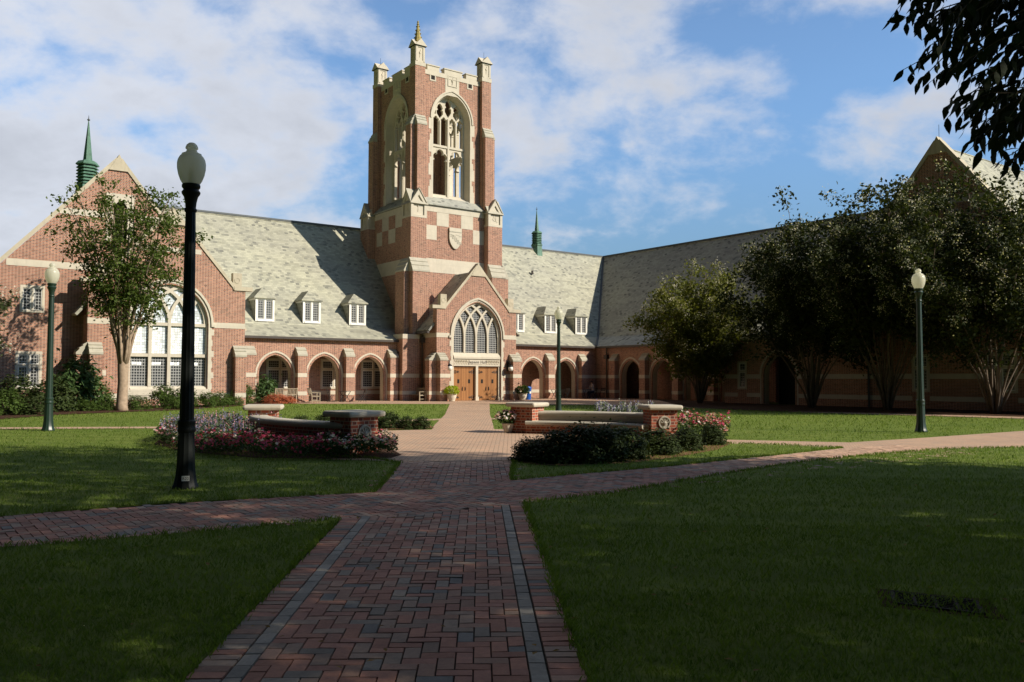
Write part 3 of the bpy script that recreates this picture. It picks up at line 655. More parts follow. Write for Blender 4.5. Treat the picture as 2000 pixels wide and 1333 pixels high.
# ================================================================== ENTRANCE PORCH
def sweep_coping(m, P, a, b, w, d0, d1, t=.16):
    """sloping coping between two points of a gable, thickness t above the line"""
    (u0, v0), (u1, v1) = a, b; L = math.hypot(u1 - u0, v1 - v0); nx, nz = -(v1 - v0) / L, (u1 - u0) / L
    if nz < 0: nx, nz = -nx, -nz
    m.prism([P(u0, v0, d0), P(u1, v1, d0), P(u1 + nx * t, v1 + nz * t, d0), P(u0 + nx * t, v0 + nz * t, d0)], P(0, 0, d1) - P(0, 0, d0))
def gable_trim(parent, P, cx, half, sh, ap, sgn_sides=(-1, 1), kneel=True, d0=-.06, d1=.34, t=.17, top=1.0):
    """coping, kneelers and apex stone. half = where the slope starts, sh = its height, ap = apex"""
    m = MB(); sl = (ap - sh) / half
    for sg in sgn_sides:
        sweep_coping(m, P, (cx + sg * half, sh), (cx, ap), 0, d0, d1, t)
        if kneel:
            m.fbox(P, cx + sg * (half - .05), cx + sg * (half + .46), sh - .03, sh + .93, d0 + .012, d1 - .012)
            m.fbox(P, cx + sg * (half + .02), cx + sg * (half + 1.12), sh - .10, sh + .14, d0 - .02, d1 + .02)
    tb = top / sl if sl else .5
    m.plate(P, [(cx - tb, ap - top + .02), (cx + tb, ap - top + .02), (cx, ap + t * 1.45)], [], d0 - .025, d1 + .02)
    o = m.build('gable_coping', 'coping', parent)
    if kneel:
        r = MB()
        for sg in sgn_sides:
            c = P(cx + sg * (half + .2), sh + .5, d0 - .012); r.ring(P, [(cx + sg * (half + .2) + .13 * math.cos(rad(a)), sh + .5 + .13 * math.sin(rad(a))) for a in range(0, 360, 30)], [(cx + sg * (half + .2) + .18 * math.cos(rad(a)), sh + .5 + .18 * math.sin(rad(a))) for a in range(0, 360, 30)], d0 - .006, d0 + .05, True)
        parts(r, 'kneeler_roundel', 'coping', o)
    return o
def lantern(parent, P, u, z):
    o = MB(); o.fbox(P, u - .06, u + .06, z - .28, z + .42, -.05, .02); o.tube([P(u, z + .05, -.04), P(u, z + .36, -.16), P(u, z + .42, -.34), P(u, z + .28, -.42)], .03, 6)
    o.tube([P(u, z - .1, -.04), P(u, z + .1, -.2), P(u, z + .26, -.40)], .022, 6); o.lathe([(.03, .16), (.12, .10), (.17, .04), (.17, 0)], P(u, z + .02, -.42), 10)
    for a in range(4): o.tube([P(u, z + .3, -.1), P(u + .13 * math.cos(a * 1.57), z + .2, -.25 + .12 * math.sin(a * 1.57))], .018, 5)
    r = o.build('wall_lantern', 'iron', parent, smooth=40)
    g = MB(); g.lathe([(.05, -.30), (.13, -.26), (.18, -.16), (.185, -.08), (.15, .02), (.1, .05)], P(u, z, -.42), 14); g.build('globe', 'globe_white', r, smooth=True)
def porch():
    Y0 = 52.3; P = front(35.05, Y0); L, Rr = -3.45, 3.45; ap, sh, hf = 9.72, 6.62, 2.72
    T = thing('entrance_porch', (0, 0, 0), 0, 'gabled brick entrance porch with double oak doors below a large arched window', 'porch')
    m = MB(); zs, rise, half = 4.62, 2.50, 2.02
    m.plate(P, [(L, 0), (Rr, 0), (Rr, sh), (hf, sh), (0, ap), (-hf, sh), (L, sh)], [opening(0, half + .06, .0 + .001, zs, rise)], 0, .5)
    for sg in (-1, 1): m.box(35.05 + sg * 3.45, 35.05 + sg * 2.95, Y0 + .5, 55.3, 0, 5.35)
    m.build('porch_wall', 'brick', T)
    gable_trim(T, P, 0, hf, sh, ap, top=.72)
    s = MB()
    s.ring(P, opening(0, half, 0, zs, rise, 0), opening(0, half, 0, zs, rise, .10), .10, .48)
    s.ring(P, opening(0, half, 0, zs, rise, .08), opening(0, half, 0, zs, rise, .24), -.02, .3)
    s.ring(P, arch(0, half, zs, rise, .20), arch(0, half, zs, rise, .33), -.10, .1)
    for sg in (-1, 1): s.fbox(P, sg * (half + .20), sg * (half + .44), 4.50, 4.66, -.11, .1)
    for q in range(6):
        for sg in (-1, 1): s.fbox(P, sg * (half + .2), sg * (half + (.36 if q % 2 else .29)), .3 + q * .72, .3 + q * .72 + .4, -.015, .1)
    s.build('arch_surround', 'stone', T)
    # window
    w = MB(); zsill = 3.42; hi = half
    w.fbox(P, -hi, hi, 3.02, 3.16, .02, .5); w.prism([P(-hi, 3.16, -.02), P(-hi, 3.46, .2), P(-hi, 3.46, .5), P(-hi, 3.02, .5), P(-hi, 3.02, -.02)], P(hi, 0, 0) - P(-hi, 0, 0))
    for i in (1, 2, 3): w.fbox(P, -hi + i * hi / 2 - .075, -hi + i * hi / 2 + .075, 3.46, zs + .03, .16, .42)
    for sg in (-1, 1): w.fbox(P, sg * hi, sg * (hi - .1), 3.46, zs, .19, .42)
    tracery_arcs(P, w, 0, hi, zs, rise, 4, .15, .16, .42); w.ring(P, arch(0, hi - .13, zs, rise - .13, 0), arch(0, hi - .13, zs, rise - .13, .15), .18, .42)
    o = w.build('window_tracery', 'stone', T)
    g = MB(); g.plate(P, [(-hi, 3.3)] + arch(0, hi, zs, rise) + [(hi, 3.3)], [], .30, .36); g.build('window_pane', 'glass', o)
    # frieze with the name
    f = MB(); f.fbox(P, -hi, hi, 2.50, 3.02, .06, .5); f.fbox(P, -.72, .78, 2.62, 2.96, .035, .1)
    o = f.build('name_frieze', 'stone', T); r = MB()
    for sg in (-1, 1):
        for q in range(8):
            u = sg * (.86 + q * .145)
            r.bar(P(u - .05, 2.64, .05), P(u + .06, 2.78, .05), .05, .05, Vector((0, 1, 0))); r.bar(P(u + .06, 2.78, .05), P(u - .04, 2.93, .05), .05, .05, Vector((0, 1, 0))); r.mbox(Matrix.Translation(P(u, 2.86, .05)) @ Matrix.Rotation(.6, 4, 'Y'), .06, .06, .06)
    r.build('carved_foliage', 'coping', o)
    c = D.curves.new('lettering', 'FONT'); c.body = 'Jepson Hall'; c.size = .30; c.extrude = .012; c.align_x = 'CENTER'; c.shear = .12; c.space_character = 1.12; c.resolution_u = 3
    to = D.objects.new('tmp', c); COL.objects.link(to); dg = bpy.context.evaluated_depsgraph_get(); me = D.meshes.new_from_object(to.evaluated_get(dg)); D.objects.remove(to)
    me.materials.clear(); me.materials.append(MT['gutter']); me.transform(Matrix.Translation(P(.03, 2.70, .028)) @ Matrix.Rotation(rad(90), 4, 'X')); link('lettering', me, o)
    # doors: two pairs between stone jambs
    s = MB(); s.fbox(P, -.10, .10, 0, 2.5, .05, .5); s.fbox(P, -.14, .14, 0, .28, .0, .5)
    for sg in (-1, 1): s.fbox(P, sg * hi, sg * (hi - .08), 0, 2.5, .12, .5); s.fbox(P, sg * (hi - .001), sg * (hi - .14), 0, .25, .03, .5)
    s.build('door_jamb', 'stone', T)
    for pr in (-1, 1):
        a, b = (-hi + .085, -.105) if pr < 0 else (.105, hi - .085); mid = (a + b) / 2
        hd = MB(); hd.fbox(P, a, b, 2.36, 2.5, .2, .4); hd.build('door_head', 'oak', T)
        for lf in (0, 1):
            x0, x1 = (a, mid - .006) if lf == 0 else (mid + .006, b)
            d = MB(); d.fbox(P, x0, x1, .03, 2.355, .24, .31); o = d.build('door', 'oak', T)
            h = MB(); hs = x0 if lf == 0 else x1; sg = 1 if lf == 0 else -1
            for z in (2.08, .26):
                h.fbox(P, hs, hs + sg * .52, z - .022, z + .022, .222, .245)
                for dz in (-1, 1):
                    h.tube([P(hs + sg * .05, z, .23), P(hs + sg * .14, z + dz * .11, .23), P(hs + sg * .26, z + dz * .10, .23), P(hs + sg * .22, z + dz * .04, .23)], .016, 5)
                    h.tube([P(hs + sg * .30, z, .23), P(hs + sg * .38, z + dz * .08, .23), P(hs + sg * .47, z, .23)], .014, 5)
            h.build('strap_hinge', 'iron', o)
            v = MB(); um = (x0 + x1) / 2; v.fbox(P, um - .085, um + .085, 1.27, 1.55, .226, .25); v.build('vision_slot', 'dark', o)
            k = MB(); uk = x1 - .1 if lf == 0 else x0 + .1; k.tube([P(uk, 1.0, .235), P(uk - sg * .02, .94, .19), P(uk - sg * .02, .80, .19), P(uk, .74, .235)], .018, 6); k.fbox(P, uk - .03, uk + .03, .72, 1.02, .232, .245); k.build('handle', 'iron', o)
    # buttresses and bands
    for u0 in (L + .02, Rr - .62): buttress(P, T, u0, u0 + .60, .5, 2.98, 3.42, 0, BANDS, 3)
    PW = lambda u, v, d: Vector((35.05 - 3.45 + d, Y0 + .6 - u, v)); buttress(PW, T, .0, .56, .55, 2.98, 3.42, 0, BANDS, 3)
    PE = lambda u, v, d: Vector((35.05 + 3.45 - d, Y0 + u, v)); buttress(PE, T, .04, .60, .55, 2.98, 3.42, 0, BANDS, 3)
    s = MB()
    for a, b in BANDS + ((4.5, 4.82),):
        for sg in (-1, 1): s.fbox(P, sg * (half + .30), sg * 3.465, a, b, -.014, .3); s.box(35.05 + sg * 3.466, 35.05 + sg * 3.2, Y0 + .31, 54.6, a, b)
    parts(s, 'stone_band', 'stone', T)
    lantern(T, P, -2.62, 2.45); lantern(T, P, 2.66, 2.45)
    r = MB(); rz = 9.42; ex = 3.95; ez = rz - (rz - 6.5) / 2.62 * ex
    for sg in (-1, 1): r.slab([(35.05, Y0 + .3, rz), (35.05 + sg * ex, Y0 + .3, ez), (35.05 + sg * ex, 55.9, ez), (35.05, 55.9, rz)], .14)
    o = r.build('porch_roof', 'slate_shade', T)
    g = MB()
    for sg in (-1, 1): g.box(35.05 + sg * (ex - .1), 35.05 + sg * (ex + .06), Y0 + .32, 54.9, ez - .24, ez - .08)
    g.build('gutter', 'gutter', o)
    dp = MB(); x = 35.05 - 3.62; dp.tube([(x, 54.0, ez - .1), (x, 54.0, 0)], .055, 8); dp.box(x - .16, x + .16, 53.85, 54.15, 4.15, 4.55); dp.build('downspout', 'gutter', T)
porch()
# ================================================================== ARCADED WINGS
EY, EZ, BY, BZ, RY, RZ = 54.82, 4.33, 57.1, 5.25, 63.63, 13.6
def dormer(parent, P, uc, slope=1.28):
    """hipped dormer on a roof slope: P(u, v, d) with d = 0 at its front"""
    w, z0, z1, zr = .66, 5.42, 7.02, 7.74; back = (z1 - BZ) / slope + .2; db = (zr - BZ) / slope + .12
    c = MB(); c.plate(P, [(uc - w, z0), (uc + w, z0), (uc + w, z1), (uc - w, z1)], [[(uc - w + .12, z0 + .12), (uc + w - .12, z0 + .12), (uc + w - .12, z1 - .12), (uc - w + .12, z1 - .12)]], 0, .1)
    for sg in (-1, 1): c.prism([P(uc + sg * w, z0, .1), P(uc + sg * w, z1, .1), P(uc + sg * w, z1, back + .05), P(uc + sg * w, z0 - .2, .1)], P(-sg * .1, 0, 0) - P(0, 0, 0))
    o = c.build('dormer', 'slate_shade', parent)
    rect_window(P, o, uc - w, uc + w, z0, z1, 2, ((0, 1),), .13, .09, mat='white', proud=.03, name='dormer_window')
    f = MB(); e = .1
    for sg in (-1, 1): f.prism([P(uc + sg * (w + .01), z1 - .16, -.01), P(uc + sg * (w + .01), z1, -.01), P(uc + sg * (w + .01), z1, back), P(uc + sg * (w + .01), z1 - .16, back)], P(sg * .03, 0, 0) - P(0, 0, 0))
    parts(f, 'fascia', 'white', o)
    r = MB(); ov = .13; zz = z1 + .01; hp = .62
    A, B = P(uc - w - ov, zz, -ov), P(uc + w + ov, zz, -ov); C, E = P(uc + w + ov, zz, back), P(uc - w - ov, zz, back); K, Q = P(uc, zr, hp), P(uc, zr, db)
    d = Vector((0, 0, -.07)); r.add([A, B, C, E, K, Q, A + d, B + d, C + d, E + d], [(0, 1, 4), (1, 2, 5, 4), (3, 0, 4, 5), (0, 6, 7, 1), (1, 7, 8, 2), (3, 9, 6, 0), (6, 9, 8, 7)])
    r.build('dormer_roof', 'slate', o)
def arcade(T, P, u0, u1, arches, butts, hood=0):
    m = MB(); m.plate(P, [(u0, 0), (u1, 0), (u1, 4.3), (u0, 4.3)], [opening(a, 1.10, .001, 1.84, 1.28) for a in arches], 0, .56)
    m.build('arcade_wall', 'brick', T)
    for a in arches: arch_part(P, T, a, 1.075, 1.84, 1.25)
    for b in butts: buttress(P, T, b - .31, b + .31, .46, 3.18, 3.66, 0, BANDS, 2)
    s = MB(); edges = [u0] + [e for a in arches for e in (a - 1.34, a + 1.34)] + [u1]
    for i in range(0, len(edges), 2):
        if edges[i + 1] - edges[i] > .08:
            for z0, z1 in BANDS: s.fbox(P, edges[i], edges[i + 1], z0, z1, -.013, .2)
    parts(s, 'stone_band', 'stone', T)
def wing_left():
    T = thing('arcaded_hall', (0, 0, 0), 0, 'arcaded brick hall with three dormers whose patched slate roof takes the tower shadow', 'building')
    P = front(0, 55.0); arcade(T, P, 17.5, 30.2, (21.0, 24.42, 27.83), (19.22, 22.68, 26.12, 29.5))
    b = MB(); PB = front(0, 56.95); holes = [[(x - .95, .9), (x + .95, .9), (x + .95, 2.9), (x - .95, 2.9)] for x in (22.1, 26.0, 29.1)]
    b.plate(PB, [(17.6, 0), (31, 0), (31, 4.6), (17.6, 4.6)], holes, 0, .3); b.build('inner_wall', 'brick', T)
    s = MB(); s.fbox(PB, 17.6, 31, .47, .72, -.012, .1); parts(s, 'stone_band', 'stone', T)
    for x in (22.1, 26.0, 29.1): rect_window(PB, T, x - 1, x + 1, .85, 2.95, 2, ((0, .68), (.68, 1)), .12, .1, name='arcade_window')
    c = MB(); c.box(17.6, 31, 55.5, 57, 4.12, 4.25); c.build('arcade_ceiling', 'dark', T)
    r = MB(); x0, x1 = 12, 31.6
    r.slab([(x0, EY, EZ), (x1, EY, EZ), (x1, BY, BZ), (x0, BY, BZ)], .12); r.slab([(x0, BY, BZ), (x1, BY, BZ), (x1, RY, RZ), (x0, RY, RZ)], .2)
    r.slab([(x0, RY, RZ), (x1, RY, RZ), (x1, 70.2, BZ), (x0, 70.2, BZ)], .2)
    o = r.build('roof', 'slate', T); k = MB(); k.box(x0, x1, RY - .12, RY + .12, RZ - .04, RZ + .09); k.build('ridge_cap', 'lead', o)
    bx = MB(); bx.box(13, 31, 57.3, 69.9, 0, 5.0); bx.build('hall_wall', 'brick', T)
    g = MB(); g.box(17.58, 30.35, EY - .16, EY + .02, EZ - .17, EZ - .02); g.build('gutter', 'gutter', T)
    for u in (21.05, 24.4, 27.9): dormer(T, front(0, 57.2), u)
    d = MB(); d.tube([(29.98, 54.82, 4.2), (29.98, 54.82, 0)], .055, 8); d.box(29.8, 30.16, 54.68, 54.98, 3.2, 3.5); d.build('downspout', 'gutter', T)
wing_left()
VX = 48.67                                        # where the two eaves meet
def wing_right():
    T = thing('arcaded_hall', (0, 0, 0), 0, 'arcaded brick hall with an unbroken pale sunlit roof between porch and roof corner', 'building')
    P = front(0, 55.0); arcade(T, P, 38.4, 48.86, (42.17, 45.55), (40.35, 43.72, 47.2))
    b = MB(); b.box(38.4, 51.2, 56.95, 57.25, 0, 4.6); b.build('inner_wall', 'brick', T); s = MB(); s.box(38.4, 51.2, 56.938, 57.1, .47, .72); parts(s, 'stone_band', 'stone', T)
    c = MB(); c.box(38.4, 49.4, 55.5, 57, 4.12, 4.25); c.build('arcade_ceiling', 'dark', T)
    d1, d2 = BY - EY, RY - EY; x0 = 38.2
    r = MB(); r.slab([(x0, EY, EZ), (VX, EY, EZ), (VX + d1, BY, BZ), (x0, BY, BZ)], .12); r.slab([(x0, BY, BZ), (VX + d1, BY, BZ), (VX + d2, RY, RZ), (x0, RY, RZ)], .2)
    r.slab([(x0, RY, RZ), (VX + d2, RY, RZ), (VX + d2 + 6.57, 70.2, BZ), (x0, 70.2, BZ)], .2)
    o = r.build('roof', 'slate', T); k = MB(); k.box(x0, VX + d2, RY - .12, RY + .12, RZ - .04, RZ + .09); k.build('ridge_cap', 'lead', o)
    v = MB(); v.tube([(VX + .02, EY, EZ + .03), (VX + d1, BY, BZ + .03), (VX + d2, RY, RZ + .03)], .09, 6); v.build('valley_flashing', 'lead', o)
    q = MB()
    for (x, z) in ((42.5, 10.3), (47.0, 10.9)): q.box(x - .05, x + .05, BY + (z - BZ) / 1.28 - .2, BY + (z - BZ) / 1.28, z, z + .35)
    parts(q, 'vent_pipe', 'gutter', o)
    g = MB(); g.box(38.6, VX + .1, EY - .16, EY + .02, EZ - .17, EZ - .02); g.build('gutter', 'gutter', T)
    for u in (42.3, 45.73, 49.1): dormer(T, front(0, 57.2), u)
wing_right()
def wing_side():
    T = thing('arcaded_hall', (0, 0, 0), 0, 'shaded arcaded brick wing behind the round blossomed tree, joined at the roof valley', 'building')
    P = west(48.85, 55.0); arcade(T, P, .0, 16.2, (4.17, 7.63, 11.1, 14.5), (2.45, 5.9, 9.37, 12.8))
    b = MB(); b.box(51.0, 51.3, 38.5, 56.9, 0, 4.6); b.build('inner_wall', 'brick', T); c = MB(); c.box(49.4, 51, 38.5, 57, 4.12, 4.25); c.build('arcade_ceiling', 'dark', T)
    d1, d2 = BY - EY, RY - EY; y1 = 36
    r = MB(); r.slab([(VX, EY, EZ), (VX + d1, BY, BZ), (VX + d1, y1, BZ), (VX, y1, EZ)], .12); r.slab([(VX + d1, BY, BZ), (VX + d2, RY, RZ), (VX + d2, y1 - 12, RZ), (VX + d1, y1 - 12, BZ)], .2)
    r.slab([(VX + d2, RY, RZ), (VX + d2 + 6.57, 70.2, BZ), (VX + d2 + 6.57, y1 - 12, BZ), (VX + d2, y1 - 12, RZ)], .2)
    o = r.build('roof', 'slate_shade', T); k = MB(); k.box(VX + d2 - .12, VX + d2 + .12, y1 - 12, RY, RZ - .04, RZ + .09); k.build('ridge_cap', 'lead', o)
    bx = MB(); bx.box(51.3, 63, 28, 69, 0, 5); bx.build('hall_wall', 'brick', T)
    g = MB(); g.box(VX - .16, VX + .02, 38.9, EY - .1, EZ - .17, EZ - .02); g.build('gutter', 'gutter', T)
    d = MB(); d.tube([(48.72, 53.55, 4.2), (48.72, 53.55, 0)], .055, 8); d.box(48.55, 48.85, 53.38, 53.72, 3.25, 3.6); d.build('downspout', 'gutter', T)
wing_side()
# ================================================================== LEFT GABLES
def bay_left():
    P = front(13.31, 51.0); T = thing('gabled_bay', (0, 0, 0), 0, 'sunlit brick gabled bay with a tall arched window of four lights, behind the tree', 'building')
    half, z0, zs, rise = 2.05, .95, 4.66, 2.22; sh, hf, ap = 6.85, 3.55, 11.05
    m = MB(); m.plate(P, [(-4.26, 0), (4.26, 0), (4.26, sh), (hf, sh), (0, ap), (-hf, sh), (-4.26, sh)], [[(-half - .06, z0 - .03)] + arch(0, half + .06, zs, rise) + [(half + .06, z0 - .03)]], 0, .5)
    for sg in (-1, 1): m.box(13.31 + sg * 4.26, 13.31 + sg * 3.8, 51.5, 56.8, 0, 5.6)
    m.build('bay_wall', 'brick', T); gable_trim(T, P, 0, hf, sh, ap, top=.78)
    s = MB(); s.ring(P, opening(0, half, z0, zs, rise, 0), opening(0, half, z0, zs, rise, .10), .10, .46); s.ring(P, opening(0, half, z0, zs, rise, .08), opening(0, half, z0, zs, rise, .26), -.02, .3)
    s.ring(P, arch(0, half, zs, rise, .22), arch(0, half, zs, rise, .35), -.09, .1)
    for sg in (-1, 1): s.fbox(P, sg * (half + .22), sg * (half + .44), 4.55, 4.70, -.10, .1)
    s.fbox(P, -half - .26, half + .26, .62, .95, -.05, .3); s.prism([P(-half, .95, -.02), P(-half, 1.12, .2), P(-half, 1.12, .46), P(-half, .95, .46)], P(half, 0, 0) - P(-half, 0, 0))
    for q in range(6):
        for sg in (-1, 1): s.fbox(P, sg * (half + .22), sg * (half + (.40 if q % 2 else .32)), .95 + q * .62, .95 + q * .62 + .35, -.014, .1)
    s.build('arch_surround', 'stone', T)
    w = MB()
    for i in (1, 2, 3): w.fbox(P, -half + i * half / 2 - .085, -half + i * half / 2 + .085, 1.1, zs + .03, .14, .42)
    for z in (2.86, 4.62): w.fbox(P, -half, half, z - .09, z + .09, .155, .41)
    tracery_arcs(P, w, 0, half, zs, rise, 4, .17, .14, .42); w.ring(P, arch(0, half - .13, zs, rise - .13, 0), arch(0, half - .13, zs, rise - .13, .15), .17, .41)
    o = w.build('window_tracery', 'stone', T)
    g = MB(); g.fbox(P, -half, half, 1.05, 2.9, .30, .34); g.build('window_pane', 'glass', o); g = MB(); g.plate(P, [(-half, 2.9)] + arch(0, half, zs, rise) + [(half, 2.9)], [], .30, .34); g.build('window_pane', 'glass_blind', o)
    bl = MB()
    for i in range(4):
        a = -half + i * half / 2 + .11; bl.fbox(P, a, a + .52, 2.95, 4.45, .285, .31); bl.fbox(P, a, a + .5, 2.30, 2.48, .285, .31)
    bl.build('window_blind', MTW(), o)
    b = MB(); b.fbox(P, -4.275, -half - .3, 4.5, 4.82, -.014, .3); b.fbox(P, half + .3, 4.275, 4.5, 4.82, -.014, .3); b.fbox(P, -4.275, 4.275, .40, .72, -.016, .3)
    k = (ap - 8.98) / (ap - sh) * hf; b.fbox(P, -k + .1, k - .1, 8.70, 8.98, -.014, .3); b.fbox(P, -3.75, -3.3, 1.7, 2.0, -.014, .1); parts(b, 'stone_band', 'stone', T)
    for u in (-4.2, 3.58): buttress(P, T, u, u + .62, .5, 2.95, 3.5, 0, BANDS[:1], 3)
    PW = lambda u, v, d: Vector((13.31 - 4.26 + d, 51.62 - u, v)); buttress(PW, T, .0, .6, .5, 2.95, 3.5, 0, (), 3)
    r = MB(); rz = 10.75; sl = 1.18
    for sg, ex in ((-1, 4.85), (1, 4.2)): r.slab([(13.31, 51.3, rz), (13.31 + sg * ex, 51.3, rz - sl * ex), (13.31 + sg * ex, 60, rz - sl * ex), (13.31, 60, rz)], .15)
    r.build('roof', 'slate', T)
def MTW():
    if 'blindw' not in MT: MT['blindw'] = lattice_mat('lattice_over_white_blind', (.62, .64, .64), (.34, .34, .33), .135, .12, .35)
    return MT['blindw']
bay_left()
def gable_left():
    Y0 = 52.4; P = front(10.72, Y0); T = thing('gabled_hall', (0, 0, 0), 0, 'large brick hall with a tall stone-coped gable and louvre behind the slender tree', 'building')
    ap = 13.85; lx, rx, ez = -8.5, 7.3, 4.4
    w = [(-1.0, 7.4), (-3.8, 7.4)]
    wins = [(-4.72, -3.55, 5.05, 6.5), (-4.86, -3.6, .95, 2.98)]
    m = MB(); m.plate(P, [(lx, 0), (rx, 0), (rx, ez), (0, ap), (lx, ez)], [[(a + .05, c + .05), (b - .05, c + .05), (b - .05, d - .05), (a + .05, d - .05)] for a, b, c, d in wins] + [opening(.12, .36, 9.3, 11.0, .55)], 0, .5)
    m.box(10.72 + lx, 10.72 + lx + .5, Y0 + .5, 72, 0, 4.4); m.build('gable_wall', 'brick', T)
    c = MB(); sweep_coping(c, P, (lx - .3, ez - .3), (0, ap), 0, -.07, .4, .2); sweep_coping(c, P, (rx, ez), (0, ap), 0, -.066, .4, .2)
    c.plate(P, [(-.52, ap - .6), (.45, ap - .6), (0, ap + .32)], [], -.09, .42); c.build('gable_coping', 'coping', T)
    s = MB()
    for z0, z1, a, b in ((7.5, 7.86, -5.4, 4.8), (10.5, 10.85, -2.95, 2.5)):
        if z0 > 9: s.fbox(P, a, -.7, z0, z1, -.014, .2); s.fbox(P, .95, b, z0, z1, -.014, .2)
        else: s.fbox(P, a, b, z0, z1, -.014, .2)
    s.plate(P, [(-.62, 9.2), (.86, 9.2), (.86, 11.95), (-.62, 11.95)], [opening(.12, .36, 9.21, 11.0, .55)], -.03, .4); s.ring(P, arch(.12, .36, 11.0, .55, .02), arch(.12, .36, 11.0, .55, .14), -.07, .1); parts(s, 'stone_band', 'stone', T)
    lv = MB(); lv.fbox(P, -.3, .54, 9.2, 11.6, .3, .34)
    for q in range(14): lv.mbox(Matrix.Translation(P(.12, 9.35 + q * .16, .2)) @ Matrix.Rotation(rad(35), 4, 'X'), .72, .16, .02)
    lv.build('louvre', 'gutter', T)
    rect_window(P, T, *wins[0], 2, ((0, 1),), .13, .1); rect_window(P, T, *wins[1], 2, ((0, .66), (.66, 1)), .13, .1)
    r = MB(); r.slab([(10.72, Y0 + .3, ap - .12), (10.72 + lx, Y0 + .3, ez - .1), (10.72 + lx, 74, ez - .1), (10.72, 74, ap - .12)], .2); r.slab([(10.72, Y0 + .3, ap - .12), (10.72 + rx, Y0 + .3, ez - .1), (10.72 + rx, 74, ez - .1), (10.72, 74, ap - .12)], .2); r.build('roof', 'slate', T)
    b = MB(); b.box(1.2, 2.22, 54, 70, 0, 4.2); b.build('side_wall', 'brick', T)
gable_left()
def fleche(name, x, y, z0, h, lab):
    T = thing(name, (0, 0, 0), 0, lab, 'spire'); s = h / 5.6
    m = MB(); m.lathe([(.95 * s, z0 - 1.5), (.72 * s, z0 + .7 * s), (.80 * s, z0 + .74 * s), (.80 * s, z0 + .92 * s), (.62 * s, z0 + .96 * s), (.62 * s, z0 + 1.0 * s)], (x, y, 0), 6); m.build('spire_base', 'copper', T)
    l = MB(); l.lathe([(.55 * s, z0 + .98 * s), (.55 * s, z0 + 2.35 * s)], (x, y, 0), 6); o = l.build('louvre_core', 'copper_dark', T)
    for q in range(6):
        z = z0 + (1.02 + q * .225) * s; l = MB(); l.lathe([(.74 * s, z), (.74 * s, z + .03 * s), (.60 * s, z + .15 * s), (.56 * s, z + .155 * s)], (x, y, 0), 6); l.build('louvre', 'copper', o)
    m = MB(); zt = z0 + 2.37 * s; m.lathe([(.76 * s, zt), (.78 * s, zt + .06 * s), (.60 * s, zt + .28 * s), (.34 * s, zt + .34 * s), (.30 * s, zt + .4 * s), (.035 * s, z0 + 5.5 * s), (.03 * s, z0 + 5.55 * s)], (x, y, 0), 6); m.build('spire', 'copper', T)
    f = MB(); z = z0 + 5.55 * s; f.lathe([(.02, z), (.09 * s, z + .04 * s), (.10 * s, z + .1 * s), (.03 * s, z + .16 * s), (.012, z + .4 * s)], (x, y, 0), 8); f.build('finial', 'lead', T)
fleche('roof_spire', 11.05, 63.6, 13.55, 5.35, 'green copper louvred spire rising behind the tall stone-coped gable')
fleche('roof_spire', 49.2, 63.63, 13.4, 3.95, 'smaller green copper spire on the pale ridge beyond the tower')
